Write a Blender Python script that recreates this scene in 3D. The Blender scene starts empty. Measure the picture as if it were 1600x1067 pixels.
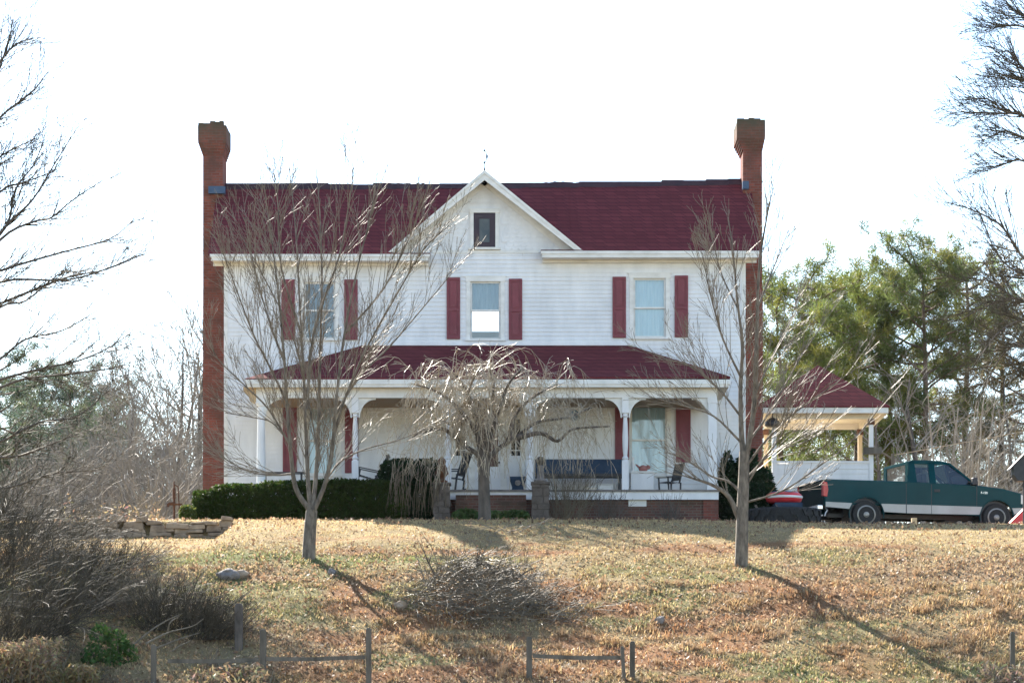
import bpy, math, random
import numpy as np
from mathutils import Vector, Matrix

# ------------------------------------------------------------------ camera, sky, sun, exposure
scene = bpy.context.scene
COL = scene.collection
CAM_D, CAM_Z, FPX, HORIZON = 80.0, -6.2, 4720.0, 1180.0
cam_data = bpy.data.cameras.new("camera")
cam = bpy.data.objects.new("camera", cam_data)
COL.objects.link(cam)
cam.location = (0, -CAM_D, CAM_Z)
cam.rotation_euler = (math.radians(90), 0, 0)
cam_data.sensor_width = 36
cam_data.lens = FPX / 1600 * 36
cam_data.shift_y = (HORIZON - 533.5) / 1600
cam_data.clip_start = 0.5
cam_data.clip_end = 3000
scene.camera = cam

SUN_DIR = Vector((-0.62, 1.23, 1.0)).normalized()       # towards the sun
SUN_EL = math.asin(SUN_DIR.z)
world = bpy.data.worlds.new("World")
scene.world = world
world.use_nodes = True
wn = world.node_tree
bg = wn.nodes["Background"]
sky = wn.nodes.new("ShaderNodeTexSky")
sky.sky_type = 'NISHITA'
sky.sun_disc = False
sky.sun_elevation = SUN_EL
sky.sun_rotation = math.atan2(SUN_DIR.x, SUN_DIR.y)
sky.air_density = 1.0
sky.dust_density = 0.3
sky.ozone_density = 1.0
wn.links.new(sky.outputs[0], bg.inputs[0])
bg.inputs[1].default_value = 0.088

sun_data = bpy.data.lights.new("sun", 'SUN')
sun_data.energy = 4.9
sun_data.angle = math.radians(0.5)
sun_data.color = (1.0, 0.93, 0.82)
sun = bpy.data.objects.new("sun", sun_data)
COL.objects.link(sun)
sun.rotation_euler = SUN_DIR.to_track_quat('Z', 'Y').to_euler()

scene.view_settings.view_transform = 'Standard'
scene.view_settings.look = 'None'
scene.view_settings.gamma = 1
scene.view_settings.exposure = 2.14
scene.render.engine = 'CYCLES'
scene.cycles.max_bounces = 8
scene.cycles.transparent_max_bounces = 12
scene.cycles.volume_bounces = 0

# ------------------------------------------------------------------ coordinates
def X(px, y=0.0): return (px - 800) * (y + CAM_D) / FPX
def Z(py, y=0.0): return (HORIZON - py) * (y + CAM_D) / FPX + CAM_Z
def P(px, py, y=0.0): return Vector((X(px, y), y, Z(py, y)))

def vnoise(x, y, seed=0):
    x = np.asarray(x, float); y = np.asarray(y, float)
    xi = np.floor(x).astype(np.int64); yi = np.floor(y).astype(np.int64)
    xf = x - xi; yf = y - yi
    u = xf * xf * (3 - 2 * xf); v = yf * yf * (3 - 2 * yf)
    def h(a, b):
        n = (a * 374761393 + b * 668265263 + seed * 974634777) & 0xffffffff
        n = ((n ^ (n >> 13)) * 1274126177) & 0xffffffff
        return ((n ^ (n >> 16)) & 0xffff) / 65535.0
    return (h(xi, yi) * (1 - u) + h(xi + 1, yi) * u) * (1 - v) + (h(xi, yi + 1) * (1 - u) + h(xi + 1, yi + 1) * u) * v

def fbm(x, y, seed=0, octs=4):
    s = 0; a = 1; t = 0
    for o in range(octs):
        s = s + a * vnoise(x * 2 ** o, y * 2 ** o, seed + o * 17); t += a; a *= .5
    return s / t

def sstep(a, b, t):
    t = np.clip((np.asarray(t, float) - a) / (b - a), 0, 1)
    return t * t * (3 - 2 * t)

_KY = np.array([-130, -80, -40, -28, -23, -20, -18, -15, -13.2, -11, -9.9, -8, -6.5, -4.5, -3.5, -1.5, 0, 20, 60, 500])
_KZ = np.array([-8.2, -8.0, -7.5, -6.5, -4.95, -3.83, -3.07, -2.05, -1.50, -1.0, -.82, -.61, -.48, -.335, -.31, -.28, -.28, -.3, -1.2, -3.])
def ground(x, y):
    x = np.asarray(x, float); y = np.asarray(y, float)
    z = sum(np.interp(y + d, _KY, _KZ) for d in (-.9, -.45, 0, .45, .9)) / 5
    z = np.where(y > -5, np.minimum(z, -0.28), z)
    z = z - .10 * sstep(3, 9, x) * sstep(-1.8, -3.6, y) * sstep(-16, -9, y)
    near = sstep(-60, -26, y) * sstep(40, 10, y)
    z = z + near * (fbm(x * .35, y * .35, 3) - .5) * .28 * sstep(-9, -14, y)
    z = z + near * (fbm(x * 1.6, y * 1.6, 9, 3) - .5) * .10 * sstep(-8, -13, y)
    # lower ground in front of the stone wall at the left
    z = z - .36 * sstep(-6.35, -6.95, x) * sstep(-8.72, -8.98, y) * sstep(-15, -10.5, y)
    # yard falls away at the far left behind the wall
    z = z - 1.0 * sstep(-8.5, -15, x) * sstep(-9, -4, y)
    return z
def gz(x, y): return float(ground(x, y))

# ------------------------------------------------------------------ materials
def new_mat(name):
    m = bpy.data.materials.new(name)
    m.use_nodes = True
    return m, m.node_tree, m.node_tree.nodes["Principled BSDF"]

def tex_coord(nt, scale=(1, 1, 1)):
    tc = nt.nodes.new("ShaderNodeTexCoord")
    mp = nt.nodes.new("ShaderNodeMapping")
    mp.inputs['Scale'].default_value = scale
    nt.links.new(tc.outputs['Object'], mp.inputs['Vector'])
    return mp.outputs['Vector']

def noise(nt, vec, scale, detail=4, rough=.6):
    n = nt.nodes.new("ShaderNodeTexNoise")
    n.inputs['Scale'].default_value = scale
    n.inputs['Detail'].default_value = detail
    n.inputs['Roughness'].default_value = rough
    nt.links.new(vec, n.inputs['Vector'])
    return n.outputs['Fac']

def ramp(nt, fac, stops):
    r = nt.nodes.new("ShaderNodeValToRGB")
    el = r.color_ramp.elements
    while len(el) < len(stops): el.new(.5)
    for e, (p, c) in zip(el, stops):
        e.position = p; e.color = (*c, 1)
    nt.links.new(fac, r.inputs['Fac'])
    return r.outputs['Color']

def bump(nt, bsdf, h, strength, dist=.02):
    b = nt.nodes.new("ShaderNodeBump")
    b.inputs['Strength'].default_value = strength
    b.inputs['Distance'].default_value = dist
    nt.links.new(h, b.inputs['Height'])
    nt.links.new(b.outputs['Normal'], bsdf.inputs['Normal'])

def noisy(name, c1, c2, scale=4, rough=.7, bmp=0, bscale=30, stretch=(1, 1, 1), metal=0, lo=.3, hi=.7, spec=.4):
    m, nt, b = new_mat(name)
    v = tex_coord(nt, stretch)
    nt.links.new(ramp(nt, noise(nt, v, scale), [(lo, c1), (hi, c2)]), b.inputs['Base Color'])
    b.inputs['Roughness'].default_value = rough
    b.inputs['Metallic'].default_value = metal
    b.inputs['Specular IOR Level'].default_value = spec
    if bmp: bump(nt, b, noise(nt, v, bscale), bmp)
    return m

def wall_vec(nt, zs=1.0):
    """(x + y, z) so that brick courses run level round every upright face"""
    tc = nt.nodes.new("ShaderNodeTexCoord")
    sp = nt.nodes.new("ShaderNodeSeparateXYZ")
    nt.links.new(tc.outputs['Object'], sp.inputs[0])
    ad = nt.nodes.new("ShaderNodeMath"); ad.operation = 'ADD'
    nt.links.new(sp.outputs[0], ad.inputs[0]); nt.links.new(sp.outputs[1], ad.inputs[1])
    mu = nt.nodes.new("ShaderNodeMath"); mu.operation = 'MULTIPLY'; mu.inputs[1].default_value = zs
    nt.links.new(sp.outputs[2], mu.inputs[0])
    cb = nt.nodes.new("ShaderNodeCombineXYZ")
    nt.links.new(ad.outputs[0], cb.inputs[0]); nt.links.new(mu.outputs[0], cb.inputs[1])
    return cb.outputs[0], sp, tc.outputs['Object']

def bricky(name, c1, c2, mortar, w, h, ms, stain=None, rough=.85, bstr=.5, zs=1.0, stainpos=(.5, .7), tops=None):
    m, nt, b = new_mat(name)
    v, sp, ov = wall_vec(nt, zs)
    t = nt.nodes.new("ShaderNodeTexBrick")
    t.inputs['Color1'].default_value = (*c1, 1); t.inputs['Color2'].default_value = (*c2, 1)
    t.inputs['Mortar'].default_value = (*mortar, 1)
    t.inputs['Scale'].default_value = 1
    t.inputs['Brick Width'].default_value = w; t.inputs['Row Height'].default_value = h
    t.inputs['Mortar Size'].default_value = ms
    t.inputs['Bias'].default_value = -.1
    nt.links.new(v, t.inputs['Vector'])
    col = t.outputs['Color']
    n = noise(nt, ov, 1.7, 6, .7)
    if stain:
        mx = nt.nodes.new("ShaderNodeMixRGB")
        mr = nt.nodes.new("ShaderNodeMapRange")
        mr.inputs[1].default_value, mr.inputs[2].default_value = stainpos
        nt.links.new(n, mr.inputs[0])
        nt.links.new(mr.outputs[0], mx.inputs[0])
        nt.links.new(col, mx.inputs[1]); mx.inputs[2].default_value = (*stain, 1)
        col = mx.outputs[0]
    if tops:                       # soot and lichen on the weathered chimney head
        mx = nt.nodes.new("ShaderNodeMixRGB")
        ad = nt.nodes.new("ShaderNodeMath"); ad.operation = 'MULTIPLY_ADD'
        nt.links.new(n, ad.inputs[0]); ad.inputs[1].default_value = .9
        nt.links.new(sp.outputs[2], ad.inputs[2])
        mr = nt.nodes.new("ShaderNodeMapRange")
        mr.inputs[1].default_value = tops[0]; mr.inputs[2].default_value = tops[1]
        nt.links.new(ad.outputs[0], mr.inputs[0]); nt.links.new(mr.outputs[0], mx.inputs[0])
        nt.links.new(col, mx.inputs[1]); mx.inputs[2].default_value = (*tops[2], 1)
        col = mx.outputs[0]
    nt.links.new(col, b.inputs['Base Color'])
    b.inputs['Roughness'].default_value = rough
    b.inputs['Specular IOR Level'].default_value = .1
    bump(nt, b, t.outputs['Fac'], -bstr, .012)
    return m

def leafy(name, trans=.35, rough=.5, spec=.4):
    """colour comes from each leaf's own colour attribute; light passes through the leaf"""
    m, nt, b = new_mat(name)
    a = nt.nodes.new("ShaderNodeVertexColor"); a.layer_name = "Col"
    nt.links.new(a.outputs['Color'], b.inputs['Base Color'])
    b.inputs['Roughness'].default_value = rough
    b.inputs['Specular IOR Level'].default_value = spec
    if trans:
        t = nt.nodes.new("ShaderNodeBsdfTranslucent")
        nt.links.new(a.outputs['Color'], t.inputs['Color'])
        mx = nt.nodes.new("ShaderNodeMixShader"); mx.inputs[0].default_value = trans
        nt.links.new(b.outputs[0], mx.inputs[1]); nt.links.new(t.outputs[0], mx.inputs[2])
        nt.links.new(mx.outputs[0], nt.nodes["Material Output"].inputs['Surface'])
    return m

def glassy(name, tint=(.85, .92, .95), refl=.12, rough=.02):
    m, nt, b = new_mat(name)
    t = nt.nodes.new("ShaderNodeBsdfTransparent"); t.inputs[0].default_value = (*tint, 1)
    g = nt.nodes.new("ShaderNodeBsdfGlossy"); g.inputs['Roughness'].default_value = rough
    fr = nt.nodes.new("ShaderNodeFresnel"); fr.inputs[0].default_value = 1.5
    ad = nt.nodes.new("ShaderNodeMath"); ad.operation = 'ADD'; ad.inputs[1].default_value = refl - .04
    nt.links.new(fr.outputs[0], ad.inputs[0])
    mx = nt.nodes.new("ShaderNodeMixShader")
    nt.links.new(ad.outputs[0], mx.inputs[0])
    nt.links.new(t.outputs[0], mx.inputs[1]); nt.links.new(g.outputs[0], mx.inputs[2])
    nt.links.new(mx.outputs[0], nt.nodes["Material Output"].inputs['Surface'])
    return m

M = {}
M['white'] = noisy("white_paint", (.63, .635, .64), (.81, .81, .81), 2.2, .55, .15, 60, (1, 1, .35))
M['trim'] = noisy("trim_paint", (.62, .61, .57), (.80, .79, .76), 2.5, .5, .1, 40, (1, 1, 2))
M['ceiling'] = noisy("porch_ceiling_paint", (.60, .53, .42), (.72, .65, .54), 2, .6)
M['wood_ceiling'] = noisy("stained_ceiling_boards", (.26, .17, .10), (.36, .25, .15), 3, .6, .2, 20, (1, 8, 1))
M['door_glass'] = noisy("brown_door_glass", (.05, .03, .025), (.12, .06, .05), 5, .15)
M['shutter'] = noisy("maroon_paint", (.15, .024, .035), (.20, .035, .05), 3, .5, .1, 40)
M['roof'] = bricky("red_shingles", (.118, .025, .029), (.165, .035, .040), (.05, .012, .015), .28, .125, .008, (.10, .021, .024), .9, .6, 1.0, (.45, .8))
M['ridge'] = noisy("ridge_cap", (.03, .015, .02), (.06, .025, .03), 3, .9)
M['brick'] = bricky("chimney_brick", (.19, .05, .036), (.30, .088, .062), (.19, .11, .09), .21, .072, .010, (.11, .058, .046), .9, .6, 1, (.38, .68), (10.85, 11.7, (.085, .072, .05)))
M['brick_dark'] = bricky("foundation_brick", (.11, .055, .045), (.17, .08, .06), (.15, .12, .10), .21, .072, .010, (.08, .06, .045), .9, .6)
M['flash'] = noisy("blue_flashing", (.03, .06, .12), (.05, .09, .16), 4, .5)
M['curtain'] = noisy("pale_curtain", (.46, .58, .63), (.62, .72, .75), 3, .8, 0, 1, (9, 9, .6))
M['window_dark'] = noisy("dark_pane_fill", (.05, .075, .095), (.14, .16, .165), 1.2, .8, 0, 1, (2, 2, 1.5))  # dark mottled fill for the upper-left window and the attic pane
M['curtain_dim'] = noisy("dim_curtain", (.18, .25, .30), (.32, .40, .44), 2, .8, 0, 1, (7, 7, .7))
M['glass'] = glassy("window_glass")
M['dark'] = noisy("dark_interior", (.02, .02, .022), (.035, .033, .03), 3, .9)
M['plaster'] = noisy("room_plaster", (.38, .38, .38), (.46, .46, .45), 1, .9)
M['bark_grey'] = noisy("grey_bark", (.05, .04, .03), (.24, .20, .155), 12, .8, 1.0, 34, (1, 1, .35), spec=.4)
M['twig'] = noisy("pale_twigs", (.115, .092, .065), (.245, .20, .145), 6, .52, spec=.35)
M['twig_pale'] = noisy("tan_weeping_twigs", (.27, .22, .15), (.44, .37, .27), 6, .5, spec=.5)
M['twig_dark'] = noisy("dark_twigs", (.040, .034, .024), (.092, .076, .053), 6, .75, spec=.15)
M['twig_mist'] = noisy("haze_tinted_twigs", (.17, .145, .115), (.30, .265, .22), 1.5, .7, spec=.2)  # haze painted in: twig colour lightened for the trees beyond the house
M['twig_far'] = noisy("distant_twigs", (.105, .085, .06), (.20, .165, .115), 1.5, .65, spec=.3)
M['bark_dark'] = noisy("dark_bark", (.05, .042, .036), (.14, .115, .095), 8, .85, .8, 25, (1, 1, .3))
M['pine_bark'] = noisy("pine_bark", (.10, .07, .05), (.22, .15, .11), 7, .9, .8, 20, (1, 1, .4))
M['leaf'] = leafy("leaves", .4, .6, .08)
M['needle'] = leafy("needles", .45, .55, .35)
M['grass'] = leafy("grass_blades", .4, .6, .3)
M['wood'] = noisy("weathered_wood", (.07, .06, .045), (.17, .145, .115), 5, .85, .6, 40, (1, 1, .15))
M['wood_tan'] = noisy("tan_lumber", (.42, .30, .17), (.58, .44, .27), 4, .7, .3, 40, (1, 1, .3))
M['stone'] = noisy("field_stone", (.16, .115, .08), (.40, .31, .225), 3.5, .9, .9, 18)
M['stone_grey'] = noisy("grey_stone", (.13, .115, .105), (.25, .22, .20), 6, .9, .9, 25)
M['post_stone'] = noisy("brown_grey_stone", (.075, .062, .054), (.15, .128, .115), 7, .95, .9, 22)
M['black'] = noisy("black_metal", (.012, .012, .015), (.03, .03, .035), 5, .45)
M['attic'] = noisy("dark_plum_paint", (.022, .012, .022), (.035, .016, .03), 4, .5)
M['navy'] = noisy("navy_cloth", (.012, .03, .06), (.025, .05, .09), 5, .8)
M['rust'] = noisy("rusty_iron", (.06, .025, .015), (.16, .07, .035), 14, .85, .5, 40)
M['truck'] = noisy("green_car_paint", (.0006, .034, .040), (.001, .043, .050), 2, .2, spec=.10)
M['truck'].node_tree.nodes["Principled BSDF"].inputs['Coat Weight'].default_value = 0.0
M['silver'] = noisy("silver_paint", (.36, .34, .31), (.46, .44, .41), 2, .35)
M['chrome'] = noisy("chrome", (.50, .50, .50), (.62, .62, .62), 3, .2, metal=1)
M['tyre'] = noisy("tyre_rubber", (.014, .014, .015), (.028, .027, .026), 20, .8)
M['carglass'] = glassy("car_glass", (.42, .56, .53), .10)
M['tail'] = noisy("red_lens", (.45, .02, .02), (.6, .04, .03), 8, .2)
M['lamp'] = noisy("clear_lens", (.62, .60, .55), (.75, .72, .66), 14, .15)
M['pink'] = noisy("faded_pink_plastic", (.30, .10, .09), (.40, .16, .14), 6, .6)
M['red'] = noisy("red_plastic", (.50, .02, .03), (.62, .045, .05), 4, .4)
M['bluepot'] = noisy("blue_glaze", (.02, .09, .16), (.03, .13, .22), 5, .3)

# ------------------------------------------------------------------ mesh building
class MB:
    def __init__(s): s.v = []; s.f = []; s.c = None
    def add(s, vs, fs):
        n = len(s.v); s.v.extend([tuple(v) for v in vs]); s.f.extend([tuple(i + n for i in f) for f in fs]); return s
    def box(s, x0, x1, y0, y1, z0, z1):
        return s.add([(x0, y0, z0), (x1, y0, z0), (x1, y1, z0), (x0, y1, z0), (x0, y0, z1), (x1, y0, z1), (x1, y1, z1), (x0, y1, z1)],
                     [(0, 3, 2, 1), (4, 5, 6, 7), (0, 1, 5, 4), (1, 2, 6, 5), (2, 3, 7, 6), (3, 0, 4, 7)])
    def obox(s, a, b, w, h):
        """a bar of section w (sideways) x h (upright) from a to b"""
        a = Vector(a); b = Vector(b); d = (b - a).normalized()
        up = Vector((0, 0, 1)) if abs(d.z) < .9 else Vector((0, 1, 0))
        sx = d.cross(up).normalized() * w / 2; uz = sx.cross(d).normalized() * h / 2
        vs = [a - sx - uz, a + sx - uz, a + sx + uz, a - sx + uz, b - sx - uz, b + sx - uz, b + sx + uz, b - sx + uz]
        return s.add(vs, [(0, 1, 2, 3), (7, 6, 5, 4), (0, 4, 5, 1), (1, 5, 6, 2), (2, 6, 7, 3), (3, 7, 4, 0)])
    def prism(s, poly, axis, a, b):
        """poly in the two other axes (in order x,y,z), extruded along axis from a to b"""
        def mk(p, t):
            if axis == 'y': return (p[0], t, p[1])
            if axis == 'x': return (t, p[0], p[1])
            return (p[0], p[1], t)
        n = len(poly)
        vs = [mk(p, a) for p in poly] + [mk(p, b) for p in poly]
        fs = [tuple(range(n)), tuple(range(2 * n - 1, n - 1, -1))] + [(i, i + n, (i + 1) % n + n, (i + 1) % n) for i in range(n)]
        return s.add(vs, fs)
    def quad(s, a, b, c, d): return s.add([a, b, c, d], [(0, 1, 2, 3)])
    def slab(s, pts, off):
        """a thin plate: polygon pts and its copy moved by off"""
        n = len(pts); o = Vector(off)
        vs = [tuple(p) for p in pts] + [tuple(Vector(p) + o) for p in pts]
        fs = [tuple(range(n)), tuple(range(2 * n - 1, n - 1, -1))] + [(i, i + n, (i + 1) % n + n, (i + 1) % n) for i in range(n)]
        return s.add(vs, fs)
    def lathe(s, prof, c, n=12, axis='z'):
        """prof: list of (radius, height)"""
        vs = []; fs = []
        for r, h in prof:
            for k in range(n):
                a = 2 * math.pi * k / n
                if axis == 'z': vs.append((c[0] + r * math.cos(a), c[1] + r * math.sin(a), c[2] + h))
                elif axis == 'y': vs.append((c[0] + r * math.cos(a), c[1] + h, c[2] + r * math.sin(a)))
                else: vs.append((c[0] + h, c[1] + r * math.cos(a), c[2] + r * math.sin(a)))
        for i in range(len(prof) - 1):
            for k in range(n):
                fs.append((i * n + k, i * n + (k + 1) % n, (i + 1) * n + (k + 1) % n, (i + 1) * n + k))
        fs.append(tuple(range(n - 1, -1, -1))); fs.append(tuple((len(prof) - 1) * n + k for k in range(n)))
        return s.add(vs, fs)
    def tube(s, pts, rads, sides=5):
        n0 = len(s.v); m = len(pts)
        px, py, pz = pts[0]
        d = _nrm(_sub(pts[1], pts[0]))
        u = _nrm(_crs(d, (0, 0, 1) if abs(d[2]) < .9 else (1, 0, 0)))
        cs = _CS[sides]
        for i in range(m):
            p = pts[i]
            if 0 < i < m - 1: d = _nrm(_sub(pts[i + 1], pts[i - 1]))
            elif i: d = _nrm(_sub(pts[i], pts[i - 1]))
            k = u[0] * d[0] + u[1] * d[1] + u[2] * d[2]
            u = _nrm((u[0] - d[0] * k, u[1] - d[1] * k, u[2] - d[2] * k))
            w = _crs(d, u); r = rads[i]
            for c, sn in cs:
                s.v.append((p[0] + r * (u[0] * c + w[0] * sn), p[1] + r * (u[1] * c + w[1] * sn), p[2] + r * (u[2] * c + w[2] * sn)))
        for i in range(m - 1):
            b = n0 + i * sides
            for k in range(sides):
                k2 = (k + 1) % sides
                s.f.append((b + k, b + k2, b + sides + k2, b + sides + k))
        return s
    def build(s, name, mat, parent=None, smooth=False, bev=0.0, local=False):
        me = bpy.data.meshes.new(name)
        off = OFF.get(parent.name, (0, 0, 0)) if (parent and not local) else (0, 0, 0)
        vs = np.array(s.v, float) - np.array(off)
        me.from_pydata(vs.tolist(), [], s.f)
        if s.c is not None: set_col(me, s.c)
        me.materials.append(mat)
        if smooth: me.polygons.foreach_set("use_smooth", [True] * len(me.polygons))
        o = bpy.data.objects.new(name, me)
        COL.objects.link(o)
        if parent: o.parent = parent; OFF[o.name] = off
        if bev:
            import bmesh
            bm = bmesh.new(); bm.from_mesh(me)
            bmesh.ops.remove_doubles(bm, verts=bm.verts, dist=1e-5)
            bmesh.ops.recalc_face_normals(bm, faces=bm.faces)
            es = [e for e in bm.edges if len(e.link_faces) == 2 and e.calc_face_angle(0) > .6]
            bmesh.ops.bevel(bm, geom=es, offset=bev, segments=2, profile=.5, affect='EDGES', clamp_overlap=True)
            bm.to_mesh(me); bm.free()
        return o

def _sub(a, b): return (a[0] - b[0], a[1] - b[1], a[2] - b[2])
def _crs(a, b): return (a[1] * b[2] - a[2] * b[1], a[2] * b[0] - a[0] * b[2], a[0] * b[1] - a[1] * b[0])
def _nrm(a):
    l = math.sqrt(a[0] * a[0] + a[1] * a[1] + a[2] * a[2]) or 1.0
    return (a[0] / l, a[1] / l, a[2] / l)
_CS = {n: [(math.cos(2 * math.pi * k / n), math.sin(2 * math.pi * k / n)) for k in range(n)] for n in range(3, 17)}
OFF = {}

def set_col(me, cols):
    a = me.color_attributes.new("Col", 'FLOAT_COLOR', 'POINT')
    c = np.ones((len(me.vertices), 4), np.float32); c[:, :3] = cols
    a.data.foreach_set("color", c.ravel())

def tag(o, label=None, cat=None, group=None, kind=None):
    if label: o['label'] = label
    if cat: o['category'] = cat
    if group: o['group'] = group
    if kind: o['kind'] = kind
    return o

def thing(name, label, cat, loc=(0, 0, 0), group=None, rz=0):
    o = bpy.data.objects.new(name, None)
    COL.objects.link(o); o.location = loc; o.rotation_euler = (0, 0, rz)
    o.empty_display_size = .2
    OFF[o.name] = tuple(loc)
    return tag(o, label, cat, group)

def copy_tree(o, loc, rz=None, scale=None, label=None, group=None):
    def cp(a, parent):
        c = a.copy(); COL.objects.link(c)
        if parent: c.parent = parent
        for k in a.children: cp(k, c)
        return c
    c = cp(o, None)
    c.location = loc
    if rz is not None: c.rotation_euler = (0, 0, rz)
    if scale is not None: c.scale = scale if isinstance(scale, tuple) else (scale,) * 3
    if label: c['label'] = label
    if group: c['group'] = group
    return c

def big_mesh(name, V, F, mat, cols=None, parent=None):
    """numpy mesh: V (n,3), F (m,k) with k = 3 or 4"""
    me = bpy.data.meshes.new(name)
    off = np.array(OFF.get(parent.name, (0, 0, 0))) if parent else np.zeros(3)
    V = np.asarray(V, np.float32) - off.astype(np.float32)
    m, k = F.shape
    me.vertices.add(len(V)); me.vertices.foreach_set("co", V.ravel())
    me.loops.add(m * k); me.loops.foreach_set("vertex_index", F.astype(np.int32).ravel())
    me.polygons.add(m)
    me.polygons.foreach_set("loop_start", np.arange(0, m * k, k, dtype=np.int32))
    me.update(calc_edges=True)
    if cols is not None: set_col(me, cols)
    me.materials.append(mat)
    o = bpy.data.objects.new(name, me); COL.objects.link(o)
    if parent: o.parent = parent; OFF[o.name] = tuple(off)
    return o

def leaf_quads(C, size, rng, cols, aspect=.55, up=0.0):
    """one diamond-shaped leaf at every point of C"""
    n = len(C)
    a = rng.normal(size=(n, 3)); a[:, 2] += up; a /= np.linalg.norm(a, axis=1)[:, None]
    b = rng.normal(size=(n, 3)); b -= a * (a * b).sum(1)[:, None]; b /= np.linalg.norm(b, axis=1)[:, None]
    s = np.asarray(size).reshape(-1, 1) * np.ones((n, 1))
    V = np.stack([C - a * s, C + b * s * aspect, C + a * s, C - b * s * aspect], 1).reshape(-1, 3)
    F = np.arange(4 * n).reshape(n, 4)
    return V, F, np.repeat(cols, 4, 0)

# ------------------------------------------------------------------ branching
def rot_about(v, ax, ang):
    return Matrix.Rotation(ang, 3, ax) @ v

def smooth_line(pts, per=4):
    pts = [Vector(p) for p in pts]
    q = [pts[0] * 2 - pts[1]] + pts + [pts[-1] * 2 - pts[-2]]
    out = []
    for i in range(1, len(q) - 2):
        a, b, c, d = q[i - 1:i + 3]
        for k in range(per):
            t = k / per
            out.append(.5 * ((2 * b) + (c - a) * t + (2 * a - 5 * b + 4 * c - d) * t * t + (3 * b - a - 3 * c + d) * t ** 3))
    out.append(pts[-1])
    return out

def twigs(mb, p, d, L, r, lvl, S, rng):
    """recursive side branch.  S: dict(kids, ratio, ang, gnarl, trop, maxlvl, seg)"""
    n = max(3, min(7, int(L / S['seg']) + 1))
    step = L / n
    pts = [tuple(p)]; rads = [r]; dirs = [d]
    p = Vector(p); tr = S['trop'][min(lvl, len(S['trop']) - 1)]; g = S['gnarl']
    rmin = S['rmin']
    for i in range(n):
        d = Vector((d.x + rng.gauss(0, g), d.y + rng.gauss(0, g), d.z + rng.gauss(0, g) + tr)).normalized()
        p = p + d * step
        pts.append(tuple(p)); dirs.append(d); rads.append(max(rmin * .75, r * (1 - .8 * (i + 1) / n)))
    mb.tube(pts, rads, 3 if r < .02 else 5)
    if lvl >= S['maxlvl']: return
    k = S['kids'][min(lvl, len(S['kids']) - 1)] * L
    k = int(k) + (rng.random() < k - int(k))
    for _ in range(k):
        t = rng.uniform(.2, 1) * n
        i = min(n - 1, int(t)); f = t - i
        q = Vector(pts[i]).lerp(Vector(pts[i + 1]), f)
        dd = dirs[i + 1]
        ax = Vector((rng.gauss(0, 1), rng.gauss(0, 1), rng.gauss(0, 1))).cross(dd)
        if ax.length < 1e-4: continue
        c = rot_about(dd, ax.normalized(), rng.uniform(*S['ang']))
        l2 = L * rng.uniform(*S['ratio']) * (1.1 - .6 * t / n)
        if l2 < .08: continue
        twigs(mb, q, c, l2, max(rmin, rads[i] * .62), lvl + 1, S, rng)

def stem(mb, tw, pts, r0, r1, S, rng, kids, klen, per=4, sides=7, start=.25, bias=None):
    """guided limb through pts (world), with random side branches into tw"""
    line = smooth_line(pts, per)
    n = len(line)
    rad = [r0 + (r1 - r0) * (i / (n - 1)) ** .8 for i in range(n)]
    mb.tube([tuple(p) for p in line], rad, sides)
    for _ in range(kids):
        t = rng.uniform(start, 1) * (n - 1)
        i = min(n - 2, int(t)); q = line[i].lerp(line[i + 1], t - i)
        dd = (line[i + 1] - line[i]).normalized()
        ax = Vector((rng.gauss(0, 1), rng.gauss(0, 1), rng.gauss(0, 1))).cross(dd)
        if ax.length < 1e-4: continue
        c = rot_about(dd, ax.normalized(), rng.uniform(*S['ang']))
        if bias: c = (c + Vector(bias)).normalized()
        l = klen * rng.uniform(.5, 1.15) * (1.15 - .55 * t / (n - 1))
        twigs(tw, q, c, l, max(S['rmin'], min(rad[i] * .5, S.get('rside', .03))), 0, S, rng)

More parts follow.
